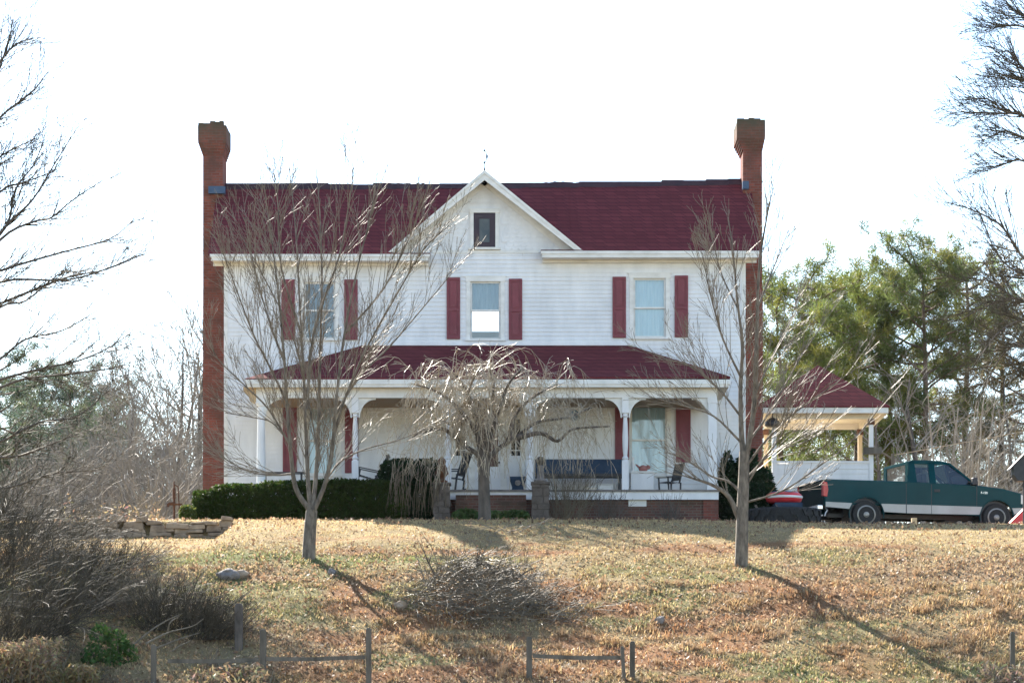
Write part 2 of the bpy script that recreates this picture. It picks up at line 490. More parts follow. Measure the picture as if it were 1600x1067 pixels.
# ------------------------------------------------------------------ the ground
STRAW = np.array((.44, .335, .175)); BROWN = np.array((.15, .095, .055)); ORANGE = np.array((.35, .225, .115))
GREEN = np.array((.215, .23, .085)); CLAY = np.array((.33, .16, .075)); LITTER = np.array((.34, .235, .145))
def to_px(x, y):
    z = ground(x, y)
    return 800 + FPX * x / (y + CAM_D), HORIZON - FPX * (z - CAM_Z) / (y + CAM_D)
def patch_weights(x, y):
    """what grows where on the bank: straw, litter, green, broomsedge, clay"""
    n1 = fbm(x * .45, y * .7, 21); n2 = fbm(x * .8, y * 1.2, 33); n3 = fbm(x * .3, y * .5, 45); n4 = fbm(x * 1.7, y * 2.6, 58)
    up = sstep(-14.2, -12.6, y)                       # the smooth straw lawn below the crest
    green = (1 - up) * sstep(.52, .68, n1) * .6
    green = np.maximum(green, np.exp(-((y + 14.6) / .8) ** 2) * sstep(-8.5, -7, x) * sstep(0.5, -2.5, x) * sstep(.25, .5, n2))
    green = np.maximum(green, sstep(-14.5, -15.5, y) * sstep(-21, -17, y) * sstep(-1.5, -5, x) * sstep(.38, .62, n2) * .75)
    green = np.maximum(green, sstep(-20.3, -22, y) * sstep(1, 4, x) * sstep(.36, .56, n2) * .9)
    sedge = sstep(.47, .62, n4) * sstep(-16, -17.5, y) * sstep(-24, -21.5, y) * sstep(-4.5, -2.5, x) * (1 - green)
    sedge = np.maximum(sedge, sstep(.42, .58, n4) * sstep(-16.2, -17.3, y) * sstep(-20.5, -18.5, y) * sstep(3.0, 5.5, x) * (1 - .7 * green))
    litter = (1 - up) * sstep(.38, .6, n3) * (1 - green)
    tr = np.abs(y + 12.9 + .05 * x + .35 * np.sin(x * .5)); tr2 = np.abs(y + 13.8 - .02 * x + .25 * np.sin(x * .4 + 1))
    clay = np.maximum(np.exp(-(tr / .22) ** 2) * sstep(.38, .55, n2) * sstep(-6, -4, x) * sstep(9, 5, x),
                      np.exp(-(tr2 / .28) ** 2) * sstep(.40, .56, fbm(x * .5, y, 77)) * sstep(-5, -3, x) * sstep(12, 7, x))
    clay = np.maximum(clay, sstep(.44, .60, fbm(x * .9, y * 1.4, 91)) * sstep(-15.5, -17, y) * sstep(-5.5, -3.5, x) * sstep(10, 5, x) * .9)
    return up, litter, green, sedge, clay
def bank_colour(x, y, rng=None):
    up, litter, green, sedge, clay = [a[:, None] for a in patch_weights(x, y)]
    n = fbm(x * 3, y * 3, 5)[:, None]
    c = STRAW * (.80 + .45 * n)
    c = c * (1 - .12 * (1 - up))
    c = c * (1 - litter * .75) + (LITTER * (.6 + .6 * n)) * litter * .75
    c = c * (1 - green) + GREEN * (.7 + .6 * n) * green
    c = c * (1 - sedge) + ORANGE * (.7 + .6 * n) * sedge
    c = c * (1 - clay) + CLAY * (.8 + .4 * n) * clay
    return c

def make_ground():
    xs = np.concatenate([np.linspace(-420, -40, 24)[:-1], np.linspace(-40, -16, 24)[:-1], np.arange(-16, 16, .16), np.linspace(16, 40, 24), np.linspace(40, 420, 24)[1:]])
    ys = np.concatenate([np.linspace(-125, -32, 30)[:-1], np.linspace(-32, -26, 16)[:-1], np.arange(-26, -3, .16), np.linspace(-3, 40, 44), np.linspace(40, 460, 34)[1:]])
    gx, gy = np.meshgrid(xs, ys)
    x = gx.ravel(); y = gy.ravel()
    V = np.stack([x, y, ground(x, y)], 1)
    nx, ny = len(xs), len(ys)
    i = np.arange(ny - 1)[:, None] * nx + np.arange(nx - 1)[None, :]
    F = np.stack([i, i + 1, i + nx + 1, i + nx], -1).reshape(-1, 4)
    c = bank_colour(x, y) * .85
    far = (sstep(8, 30, y) + sstep(-30, -40, y))[:, None]
    c = c * (1 - np.clip(far, 0, 1)) + np.array((.16, .12, .075)) * np.clip(far, 0, 1)
    m, nt, b = new_mat("bank_soil")
    a = nt.nodes.new("ShaderNodeVertexColor"); a.layer_name = "Col"
    v = tex_coord(nt)
    mx = nt.nodes.new("ShaderNodeMixRGB"); mx.blend_type = 'MULTIPLY'; mx.inputs[0].default_value = .8
    nt.links.new(a.outputs[0], mx.inputs[1])
    nt.links.new(ramp(nt, noise(nt, v, 14, 6, .75), [(.3, (.35, .33, .3)), (.7, (1, 1, 1))]), mx.inputs[2])
    nt.links.new(mx.outputs[0], b.inputs['Base Color'])
    b.inputs['Roughness'].default_value = .95; b.inputs['Specular IOR Level'].default_value = .1
    bump(nt, b, noise(nt, v, 22, 6, .7), .9, .06)
    o = big_mesh("ground", V, F, m, c)
    o.data.polygons.foreach_set("use_smooth", [True] * len(o.data.polygons))
    tag(o, kind='structure')
make_ground()

# ------------------------------------------------------------------ the farmhouse
house = thing("farmhouse", "white two-storey clapboard farmhouse with maroon roofs, shutters and a full-width porch", "house", (-.7, 0, -.28))
WX0, WX1 = X(350), X(1165)
WTOP = 7.02
BACK = 4.8
# openings in the front wall, in photo pixels at the wall's plane: (x0, x1, top, bottom)
UP = [(475, 524, 441, 529), (735, 782, 440, 530), (990, 1040, 435, 527)]
LOW = [(481, 527, 636, 741), (985, 1042, 634, 741)]
DOOR = (742, 782, 630, 777)
SIDE = [(712, 727, 655, 712), (799, 813, 655, 712)]
def R(o): return (X(o[0]), X(o[1]), Z(o[3]), Z(o[2]))
HOLES = [R(o) for o in UP + LOW + [DOOR] + SIDE]

def wall_grid(mb, x0, x1, z0, z1, holes, ya, yb):
    xs = sorted({x0, x1} | {h[0] for h in holes} | {h[1] for h in holes})
    zs = sorted({z0, z1} | {h[2] for h in holes} | {h[3] for h in holes})
    for i in range(len(xs) - 1):
        for j in range(len(zs) - 1):
            cx = (xs[i] + xs[i + 1]) / 2; cz = (zs[j] + zs[j + 1]) / 2
            if any(h[0] < cx < h[1] and h[2] < cz < h[3] for h in holes): continue
            for y in (ya, yb):
                mb.quad((xs[i], y, zs[j]), (xs[i + 1], y, zs[j]), (xs[i + 1], y, zs[j + 1]), (xs[i], y, zs[j + 1]))
    for a, b, c, d in holes:
        mb.quad((a, ya, c), (a, yb, c), (a, yb, d), (a, ya, d)); mb.quad((b, ya, c), (b, yb, c), (b, yb, d), (b, ya, d))
        mb.quad((a, ya, c), (b, ya, c), (b, yb, c), (a, yb, c)); mb.quad((a, ya, d), (b, ya, d), (b, yb, d), (a, yb, d))

GP = Vector((X(757, -.5), -.5, Z(266, -.5)))                  # gable peak, outer edge
GL = Vector((X(607, -.5), -.5, Z(394, -.5)))
GR = Vector((X(911, -.5), -.5, Z(392, -.5)))
def clap(mb, x0, x1, z0, z1, holes, y=0.0, e=.112, proud=.016):
    """lapped boards: each row leans out at its lower edge"""
    z = z0; k = 0
    rr = random.Random(5)
    while z < z1 - .01:
        zt = min(z + e, z1)
        ivs = [(x0, x1)]
        for a, b, c, d in holes:
            if c < zt - .02 and d > z + .02:
                nv = []
                for p, q in ivs:
                    if a > p: nv.append((p, min(q, a)))
                    if b < q: nv.append((max(p, b), q))
                ivs = [(p, q) for p, q in nv if q - p > .01]
        for p, q in ivs:
            cuts = [p]
            t = p + rr.uniform(.8, 3.6)
            while t < q - .3: cuts += [t - .0015, t + .0015]; t += rr.uniform(2.2, 3.8)
            cuts.append(q)
            for u, w in zip(cuts[::2], cuts[1::2]):
                j = rr.uniform(0, .004)
                mb.add([(u, y - proud - j, z), (w, y - proud - j, z), (w, y - .002, zt), (u, y - .002, zt), (u, y - .001, z), (w, y - .001, z)],
                       [(0, 1, 2, 3), (4, 5, 1, 0)])
        z = zt

# structural walls
mb = MB()
wall_grid(mb, WX0, WX1, -.28, WTOP, HOLES, 0.0, .14)
bh = [(-1.52, -.12, Z(519, BACK), Z(470, BACK))]
wall_grid(mb, WX0, WX1, -.28, WTOP, bh, BACK - .14, BACK)
for xx in (WX0, WX1 - .14):                                  # gable ends, up to the ridge
    mb.prism([(.1405, -.28), (BACK - .1405, -.28), (BACK - .1405, WTOP), (2.4, 9.18), (.1405, WTOP)], 'x', xx + .002, xx + .138)
mb.build("wall", M['white'], house)
mb = MB().box(WX0 + .2, WX1 - .2, .2, BACK - .2, 3.6, 3.75)
mb.box(WX0 + .2, WX1 - .2, .2, BACK - .2, 6.9, 6.98)
for xx in (-2.3, .75): mb.box(xx, xx + .1, .2, BACK - .2, .5, 6.9)
mb.build("floor", M['plaster'], house)
# clapboards, front
mb = MB()
casing = .11
ch = [(a - casing, b + casing, c - .08, d + .13) for a, b, c, d in HOLES[:5]]
dz0 = .62; ch.append((X(706), X(820), dz0 - .2, Z(628)))
clap(mb, WX0 + .1, WX1 - .1, -.25, Z(394) - .02, ch)
mb.build("siding", M['white'], house)
mb = MB()
for xx in (WX0, WX1 - .1): mb.box(xx, xx + .1, -.026, .0, -.28, Z(402))
mb.box(X(676), X(842), -.03, -.001, Z(394) - .035, Z(394) + .035)
mb.box(WX0 + .1, X(672), -.022, -.001, Z(411), Z(402)); mb.box(X(846), WX1 - .1, -.022, -.001, Z(411), Z(402))
mb.build("trim_board", M['trim'], house)

# gable wall with fish-scale shingles
zb = Z(394) + .035
def gable_x(z, side):                                        # inner face of the rake at height z
    e = GL if side < 0 else GR
    t = (z - e.z) / (GP.z - e.z)
    return e.x + (GP.x - e.x) * t
mb = MB().prism([(GL.x + .15, zb - .05), (GR.x - .15, zb - .05), (GP.x, GP.z - .12)], 'y', 0.0, .1)
mb.build("gable_wall", M['white'], house)
mb = MB(); z = zb; k = 0; aw = R((736, 778, 328, 390))
while z < GP.z - .25:
    zt = z + .16
    x = gable_x(z, -1) + .03 + (k % 2) * .09
    while x < gable_x(z, 1) - .2:
        a, b = x, x + .178
        lo = z - .02 if k else z
        if not (b > aw[0] - .06 and a < aw[1] + .06 and zt > aw[2] - .1 and lo < aw[3] + .06) and a > gable_x(zt + .03, -1) - .03 and b < gable_x(zt + .03, 1) + .03:
            y0 = -.020
            mb.add([(a, -.003, zt + .03), (a, y0, lo + .055), (a + .03, y0, lo + .018), (a + .089, y0, lo), (b - .03, y0, lo + .018), (b, y0, lo + .055), (b, -.003, zt + .03)],
                   [(0, 1, 2, 3, 4, 5, 6)])
        x += .181
    z += .115; k += 1
mb.build("gable_shingles", M['white'], house)
# attic window
wa = R((740, 774, 333, 387))
w = MB()
w.box(wa[0] - .09, wa[0], -.05, -.001, wa[2] - .0, wa[3]); w.box(wa[1], wa[1] + .09, -.05, -.001, wa[2], wa[3])
w.box(wa[0] - .11, wa[1] + .11, -.06, -.001, wa[3], wa[3] + .11); w.box(wa[0] - .14, wa[1] + .14, -.09, -.001, wa[2] - .06, wa[2])
aw_o = w.build("attic_window", M['trim'], house)
s = MB()
s.box(wa[0], wa[0] + .15, -.03, -.004, wa[2], wa[3]); s.box(wa[1] - .15, wa[1], -.03, -.004, wa[2], wa[3])
s.box(wa[0] + .15, wa[1] - .15, -.03, -.004, wa[2], wa[2] + .14); s.box(wa[0] + .15, wa[1] - .15, -.03, -.004, wa[3] - .15, wa[3])
s.build("sash", M['attic'], aw_o)
MB().box(wa[0] + .15, wa[1] - .15, -.012, -.003, wa[2] + .14, wa[3] - .15).build("pane", M['window_dark'], aw_o)

def window(o, curtain, cover=1.0, glass=True, top_only=False):
    a, b, c, d = R(o)
    w = MB()
    w.box(a - .11, a, -.035, .06, c, d); w.box(b, b + .11, -.035, .06, c, d)
    w.box(a - .13, b + .13, -.045, .06, d, d + .12); w.box(a - .16, b + .16, -.05, -.0005, d + .12, d + .15)
    w.box(a - .14, b + .14, -.075, .06, c - .055, c)
    wo = w.build("window", M['trim'], house)
    m = (c + d) / 2
    t = .045
    for nm, z0, z1, yy in (("sash", m - .02, d, .02), ("sash", c, m + .02, .055)):
        s = MB().box(a, a + t, yy, yy + .03, z0, z1).box(b - t, b, yy, yy + .03, z0, z1)
        s.box(a + t, b - t, yy, yy + .03, z0, z0 + t).box(a + t, b - t, yy, yy + .03, z1 - t, z1)
        so = s.build(nm, M['trim'], wo)
        MB().quad((a + t, yy + .015, z0 + t), (b - t, yy + .015, z0 + t), (b - t, yy + .015, z1 - t), (a + t, yy + .015, z1 - t)).build("pane", M['glass'], so)
    if curtain:
        z0 = Z(485) if top_only else c
        cm = MB(); n = 28                                    # a curtain hanging in soft folds
        for i in range(n):
            xa = a + (b - a) * i / n; xb = a + (b - a) * (i + 1) / n
            ya = .125 + .006 * math.sin(i * 1.3); yb = .125 + .006 * math.sin((i + 1) * 1.3)
            cm.quad((xa, ya, z0), (xb, yb, z0), (xb, yb, d), (xa, ya, d))
        cm.build("curtain", curtain, wo)
    return wo
window(UP[0], M['window_dark']); window(UP[1], M['curtain_dim'], top_only=True); window(UP[2], M['curtain'])
window(LOW[0], M['curtain']); window(LOW[1], M['curtain'])

def shutter(x0, x1, py0, py1):
    a, b, c, d = X(x0), X(x1), Z(py1), Z(py0)
    s = MB(); t = .055; m = c + (d - c) * .48
    s.box(a, a + t, -.06, -.02, c, d); s.box(b - t, b, -.06, -.02, c, d)
    for z0, z1 in ((c, c + .09), (m - .04, m + .04), (d - .07, d)): s.box(a + t, b - t, -.06, -.02, z0, z1)
    for z0, z1 in ((c + .09, m - .04), (m + .04, d - .07)):
        s.box(a + t, b - t, -.042, -.02, z0, z1)
        s.box(a + t + .03, b - t - .03, -.054, -.042, z0 + .04, z1 - .04)
    s.build("shutter", M['shutter'], house, bev=.004)
for q in [(440, 461, 437, 531), (538, 559, 437, 531), (698, 719, 434, 530), (795, 816, 436, 531), (957, 978, 433, 528), (1054, 1075, 431, 527),
          (442, 464, 630, 739), (539, 560, 630, 739), (961, 983, 626, 718), (1056, 1079, 622, 722)]: shutter(*q)

# front doors: a glazed centre door between two panelled leaves with small lights
a, b, c, d = R(DOOR)
dz = Z(777)
dm = MB()
dm.box(X(706), X(712), -.05, -.001, dz, Z(630)); dm.box(X(813), X(820), -.05, -.001, dz, Z(630))
dm.box(X(706) - .05, X(820) + .05, -.06, -.001, Z(630), Z(622))
dm.box(X(733), X(742), -.06, -.001, dz, Z(630)); dm.box(X(782), X(792), -.06, -.001, dz, Z(630))
dm.build("door_frame", M['trim'], house)
for (p, q), sd in (((712, 733), SIDE[0]), ((792, 813), SIDE[1])):
    e = R(sd); pm = MB()
    pm.box(X(p), e[0], -.03, .01, dz, Z(630)); pm.box(e[1], X(q), -.03, .01, dz, Z(630))
    pm.box(e[0], e[1], -.03, .01, dz, e[2]); pm.box(e[0], e[1], -.03, .01, e[3], Z(630))
    for xx in (X(p) + .05, X(q) - .09): pm.box(xx, xx + .04, -.05, -.03, dz + .05, e[2] - .1)
    po = pm.build("door_panel", M['white'], house)
    MB().box(e[0], e[1], .004, .012, e[2], e[3]).build("pane", M['dark'], po)
    MB().box((e[0] + e[1]) / 2 - .012, (e[0] + e[1]) / 2 + .012, -.02, .003, e[2], e[3]).box(e[0], e[1], -.022, .002, e[2] + .13, e[2] + .16).build("muntin", M['trim'], po)
pm = MB()
pm.box(a, b, -.02, .03, c, Z(729)); pm.box(a, a + .06, -.02, .03, Z(729), d); pm.box(b - .06, b, -.02, .03, Z(729), d); pm.box(a + .06, b - .06, -.02, .03, Z(638), d)
pm.box(a + .1, b - .1, -.035, -.02, c + .15, Z(738))
do = pm.build("door", M['white'], house)
MB().box(a + .06, b - .06, .005, .02, Z(729), Z(638)).build("pane", M['door_glass'], do)
MB().lathe([(.012, 0), (.03, -.03), (.032, -.05), (.015, -.065)], (b - .04, -.02, 1.55), 8, 'y').build("handle", M['black'], do)
lm = MB().box(X(893), X(903), -.16, -.03, Z(657), Z(647)); lm.prism([(X(889), Z(647)), (X(907), Z(647)), (X(898), Z(641))], 'y', -.2, -.01)
lm.build("wall_lantern", M['bluepot'], house)

# main roof
def roof_poly(eL, eR, rL, rR, zeL, zeR, zrL, zrR, ye, yr, t):
    return [(eL, ye, zeL), (eR, ye, zeR), (rR, yr, zrR), (rL, yr, zrL)]
XE0, XE1 = X(325, -.5), X(1189, -.5)
XR0, XR1 = X(340, 2.4), X(1172, 2.4)
ZE = Z(396, -.5); ZRL, ZRR = Z(290, 2.4), Z(282.5, 2.4)
rb = MB()
rr = random.Random(3)
SL = (ZRL - ZE) / 2.9
xcut = [(XE0 + (XE1 - XE0) * i / 24) for i in range(25)]
xcut = sorted([x for x in xcut if min(abs(x - GL.x), abs(x - GR.x)) > .2] + [GL.x, GR.x] + [GL.x + (GP.x - GL.x) * k for k in np.linspace(.03, .36, 12)] + [GR.x + (GP.x - GR.x) * k for k in np.linspace(.03, .36, 12)])
N = len(xcut) - 1
sag = [rr.uniform(-.012, .012) for _ in range(N + 1)]
def rpt(i, s, gab=False):   # s = 0 eave front, 1 ridge, 2 eave back
    t = (xcut[i] - XE0) / (XE1 - XE0)
    if s == 1: return Vector((XR0 + (XR1 - XR0) * t, 2.4, ZRL + (ZRR - ZRL) * t + sag[i] - .05 * math.sin(math.pi * t)))
    v = Vector((xcut[i], -.5 if s == 0 else 5.3, ZE - .01 + .08 * t))
    if gab and s == 0:
        e = GL if v.x < GP.x else GR
        zg = e.z + (GP.z - e.z) * (v.x - e.x) / (GP.x - e.x)
        yv = max(-.5, min(.12, (zg - ZE) / SL - .5 - .03))
        v = v.lerp(rpt(i, 1), (yv + .5) / 2.9); v.x = xcut[i]
    return v
for i in range(N):
    g = GL.x - .01 < (xcut[i] + xcut[i + 1]) / 2 < GR.x + .01      # the gable stands here: no eave in front of it
    for s0 in (0, 2):
        q = [rpt(i, s0, g), rpt(i + 1, s0, g), rpt(i + 1, 1), rpt(i, 1)]
        rb.quad(*q); rb.quad(*[p - Vector((0, 0, .07)) for p in q])
    if not g:
        p, q = rpt(i, 0), rpt(i + 1, 0); o = Vector((0, 0, -.07)); rb.quad(p, q, q + o, p + o)
for i in (0, N):
    for s0 in (0, 2):
        p, q = rpt(i, s0), rpt(i, 1); o = Vector((0, 0, -.07)); rb.quad(p, q, q + o, p + o)
# cross gable planes
dirv = .82
yb_ = lambda z: (z - ZE) / ((ZRL - ZE) / 2.9) - .5
for e in (GL, GR):
    back = Vector((GP.x, min(2.38, yb_(GP.z)), GP.z))
    eb = Vector((e.x, -.44, e.z))
    rb.slab([e, GP, back, eb], (0, 0, -.06))
roof = rb.build("roof", M['roof'], house)
mbr = MB()
for i in range(N):
    a0, b0 = rpt(i, 1), rpt(i + 1, 1)
    h = .02 + rr.uniform(0, .03)
    mbr.prism([(2.22, a0.z - .13), (2.4, a0.z + .02 + h), (2.58, a0.z - .13)], 'x', a0.x, b0.x)
mbr.build("ridge_cap", M['ridge'], roof)
MB().box(X(326, 1.7), X(352, 1.7), 1.62, 1.80, Z(303, 1.7), Z(292, 1.7)).build("flashing", M['flash'], roof)
MB().box(X(1160, 1.7), X(1170, 1.7), 1.62, 1.80, Z(296, 1.7), Z(284, 1.7)).build("flashing", M['flash'], roof)

# rakes of the gable
def rake(e, side):
    d = (GP - e).normalized(); nrm = Vector((-d.z, 0, d.x)) if side > 0 else Vector((d.z, 0, -d.x))
    if nrm.z > 0: nrm = -nrm
    m = MB(); wdt = .20
    m.slab([e, GP, GP + Vector((0, 0, -wdt / abs(nrm.z))), e + Vector((-side * wdt * 1.0, 0, 0)) + Vector((0, 0, -.0))], (0, .05, 0))
    off = Vector((0, -.025, 0))
    m.slab([e + off, GP + off, GP + off + Vector((0, 0, -.07 / abs(nrm.z))), e + off + Vector((-side * .085, 0, 0))], (0, .023, 0))
    m.build("rake_board", M['trim'], house)
    s = MB()   # soffit under the rake
    i0 = e + nrm * .07; i1 = GP + nrm * .07
    s.slab([i0 + Vector((0, .052, 0)), i1 + Vector((0, .052, 0)), i1 + Vector((0, .499, 0)), i0 + Vector((0, .499, 0))], nrm * .02)
    f0 = e + nrm * .09; f1 = GP + nrm * .09
    s.slab([f0 + Vector((0, .46, 0)), f1 + Vector((0, .46, 0)), f1 + nrm * .17 + Vector((0, .46, 0)), f0 + nrm * .17 + Vector((0, .46, 0))], (0, .037, 0))
    s.build("rake_soffit", M['trim'], house)
rake(GL, -1); rake(GR, 1)
# main cornices, returning on either side of the gable
for (p, q), zt in (((328, 672), 397), ((845, 1187), 392)):
    x0, x1 = X(p, -.5), X(q, -.5); zz = Z(zt, -.5) - .005
    m = MB().box(x0, x1, -.53, -.49, zz - .075, zz).box(x0 + .03, x1 - .03, -.505, -.465, zz - .17, zz - .075)
    m.box(x0 + .05, x1 - .05, -.465, -.001, zz - .165, zz - .145)
    m.box(x0 + .05, x1 - .05, -.10, -.024, zz - .24, zz - .166)
    m.build("cornice", M['trim'], house)
for xa, zz in ((X(672, -.5) - 1.1, Z(397, -.5)), (X(845, -.5), Z(392, -.5))):
    MB().slab([(xa, -.53, zz + .002), (xa + 1.1, -.53, zz + .002), (xa + 1.1, 0, zz + .05), (xa, 0, zz + .05)], (0, 0, .02)).build("return_roof", M['roof'], house)

# finial: rod with a curled vane
fm = MB()
fm.tube([(GP.x, GP.y + .05, GP.z - .05), (GP.x, GP.y + .05, GP.z + .08), (GP.x, GP.y + .05, GP.z + .55)], [.045, .012, .004], 6)
cc = P(755, 245, -.45)
arc = [(cc.x + .10 * math.cos(t), cc.y, cc.z + .17 * math.sin(t)) for t in np.linspace(-1.5, 1.5, 12)]
fm.tube(arc, [.010 + .018 * (i in (0, 1, 5, 6, 10, 11)) for i in range(12)], 5)
fm.build("finial", M['black'], house)

# chimneys
def chimney(px0, px1, pxb0, pxb1, top, capx0, capx1, wall_x, outer):
    y0, y1 = 1.85, 2.95
    x0, x1 = X(px0, y0), X(px1, y0)
    zt = Z(top, y0); zc = Z(top + 42, y0)
    m = MB()
    b0, b1 = X(pxb0, y0), X(pxb1, y0)
    if outer < 0: b1 = wall_x - .004
    else: b0 = wall_x + .004
    zs = Z(470, y0)
    m.box(b0, b1, y0, y1, -.28, zs + .3)
    m.box(x0, x1 if outer < 0 else x1, y0 + .02, y1 - .02, zs + .3, zc - .12) if True else None
    # corbelled head: each course steps out, then soldier courses
    cx0, cx1 = X(capx0, y0), X(capx1, y0)
    n = 5
    for k in range(n):
        t = (k + 1) / n
        m.box(x0 + (cx0 - x0) * t, x1 + (cx1 - x1) * t, y0 + .02 - .13 * t, y1 - .02 + .13 * t, zc - .12 + k * .07, zc - .12 + (k + 1) * .07)
    zz = zc - .12 + n * .07
    m.box(cx0 - .004, cx1 + .004, y0 - .114, y1 + .114, zz, zt - .09)
    r2 = random.Random(px0)
    xx = cx0
    while xx < cx1 - .05:                                    # broken top course
        w_ = min(r2.uniform(.1, .2), cx1 - xx)
        for ya in (y0 - .11, y1 - .09):
            if r2.random() < .85: m.box(xx + .004, xx + w_, ya, ya + .2, zt - .09, zt - .09 + r2.uniform(.03, .12))
        xx += w_
    m.build("chimney", M['brick'], house)
chimney(317, 348, 317, 350, 192, 310, 354, WX0, -1)
chimney(1161, 1191, 1165, 1192, 186, 1151, 1195, WX1, 1)

# ------------------------------------------------------------------ the porch (part of the house)
PY = -2.45
ZF = Z(765, -2.6)
EL, ER = Vector((X(383, -2.85), -2.85, Z(591, -2.85))), Vector((X(1141, -2.85), -2.85, Z(588, -2.85)))
TL, TR = Vector((X(565), -.002, Z(540))), Vector((X(985), -.002, Z(540)))
pr = MB()
BL, BR = Vector((EL.x, -.002, EL.z)), Vector((ER.x, -.002, ER.z))
for q in ([EL, ER, TR, TL], [BL, EL, TL], [ER, BR, TR]): pr.slab(q, (0, 0, -.05))
pr.build("porch_roof", M['roof'], house)
MB().box(TL.x - .05, TR.x + .05, -.05, -.004, TL.z - .0, TL.z + .10).build("trim_board", M['white'], house)
pc = MB()
zt = EL.z - .052
pc.box(EL.x, ER.x, -2.87, -2.83, zt - .10, zt + .02); pc.box(EL.x + .03, ER.x - .03, -2.84, -2.80, zt - .17, zt - .10)
pc.box(EL.x, EL.x + .04, -2.83, -.003, zt - .10, zt + .02); pc.box(ER.x - .04, ER.x, -2.83, -.003, zt - .10, zt + .02)
pc.build("porch_cornice", M['trim'], house)
pc = MB().box(EL.x + .04, ER.x - .04, -2.80, -2.54, zt - .16, zt - .13)
pc.box(EL.x + .04, EL.x + .34, -2.53, -.003, zt - .16, zt - .13); pc.box(ER.x - .34, ER.x - .04, -2.53, -.003, zt - .16, zt - .13)
pc.build("porch_soffit", M['ceiling'], house)
bz0, bz1 = Z(622, PY), zt - .131
XC = [X(p, PY) for p in (408, 555, 700, 828, 977, 1113)]
bm_ = MB().box(XC[0] - .12, XC[-1] + .12, PY - .09, PY + .09, bz0, bz1)
bm_.box(XC[0] - .10, XC[0] + .08, PY + .09, -.003, bz0, bz1); bm_.box(XC[-1] - .08, XC[-1] + .10, PY + .09, -.003, bz0, bz1)
bm_.build("porch_beam", M['white'], house)
MB().box(XC[0] + .08, XC[-1] - .08, PY + .09, -.062, bz0 + .03, bz0 + .06).build("porch_ceiling", M['wood_ceiling'], house)
fl = MB().box(XC[0] - .18, XC[-1] + .18, -2.66, -.052, ZF - .05, ZF)
fl.build("porch_floor", M['stone_grey'], house)
fl = MB().box(XC[0] - .15, XC[-1] + .15, -2.62, -2.57, ZF - .25, ZF - .052)
fl.build("porch_skirt", M['white'], house)
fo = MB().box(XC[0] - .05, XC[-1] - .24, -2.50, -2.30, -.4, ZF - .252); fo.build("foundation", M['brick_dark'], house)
MB().box(XC[-1] - .24, XC[-1] + .15, -2.56, -2.0, -.4, ZF - .252).build("pier", M['brick'], house)
MB().box(X(982, -2.5), X(1010, -2.5), -2.53, -2.49, Z(791, -2.5), Z(779, -2.5)).build("vent", M['trim'], house)
st = MB()
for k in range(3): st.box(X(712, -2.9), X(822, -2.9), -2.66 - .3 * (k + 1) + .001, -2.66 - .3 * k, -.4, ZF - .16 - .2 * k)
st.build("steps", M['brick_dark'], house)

def column(x, kind):
    m = MB(); h = bz0 - ZF; c = (x, PY, ZF)
    if kind == 'turned':
        m.box(x - .085, x + .085, PY - .085, PY + .085, ZF, ZF + .75)
        m.lathe([(.085, .75), (.06, .78), (.085, .82), (.05, .88), (.07, 1.1), (.076, 1.35), (.06, 1.7), (.048, 1.86), (.08, 1.9), (.06, 1.94), (.08, 1.98)], c, 12)
        m.box(x - .085, x + .085, PY - .085, PY + .085, ZF + 1.98, bz0)
    elif kind == 'round':
        m.box(x - .13, x + .13, PY - .13, PY + .13, ZF, ZF + .1)
        m.lathe([(.115, .1), (.112, .8), (.09, h - .22), (.115, h - .2), (.115, h - .15)], c, 14)
        m.box(x - .12, x + .12, PY - .12, PY + .12, ZF + h - .15, bz0)
    else:
        m.box(x - .14, x + .14, PY - .12, PY + .12, ZF, ZF + .16); m.box(x - .11, x + .11, PY - .1, PY + .1, ZF + .16, bz0 - .14); m.box(x - .13, x + .13, PY - .115, PY + .115, bz0 - .14, bz0)
    col = m.build("porch_column", M['white'], house)
    r = .42
    for s in (-1, 1):                                        # curved brackets either side
        if (x == XC[0] and s < 0) or (x == XC[-1] and s > 0): continue
        x0 = x + s * .085
        outer = [(x0, bz0), (x0 + s * r * 1.05, bz0)]
        arc = [(x0 + s * (r - (r - .035) * math.cos(t)), bz0 - (r + .08) + (r + .04) * math.sin(t)) for t in np.linspace(math.pi / 2, 0, 9)]
        m = MB().prism(outer + [(x0 + s * r * 1.05, bz0 - .045)] + arc[0:] + [(x0, bz0 - r - .08)], 'y', PY - .03, PY + .03)
        m.build("bracket", M['trim'], col)
for x, kd in zip(XC, ('round', 'turned', 'turned', 'turned', 'turned', 'square')): column(x, kd)
# scrolled corner bracket under the left end of the porch eave
m = MB(); bx = XC[0] - .12
m.prism([(bx, bz1), (bx - .34, bz1), (bx - .33, bz1 - .1), (bx - .2, bz1 - .22), (bx - .16, bz1 - .36), (bx - .05, bz1 - .42), (bx, bz1 - .34)], 'y', PY - .04, PY + .04)
m.build("corner_bracket", M['wood_tan'], house)

# ------------------------------------------------------------------ things on and by the porch
def on_porch(px, y): return (X(px, y), y, ZF)
YARD = -.28

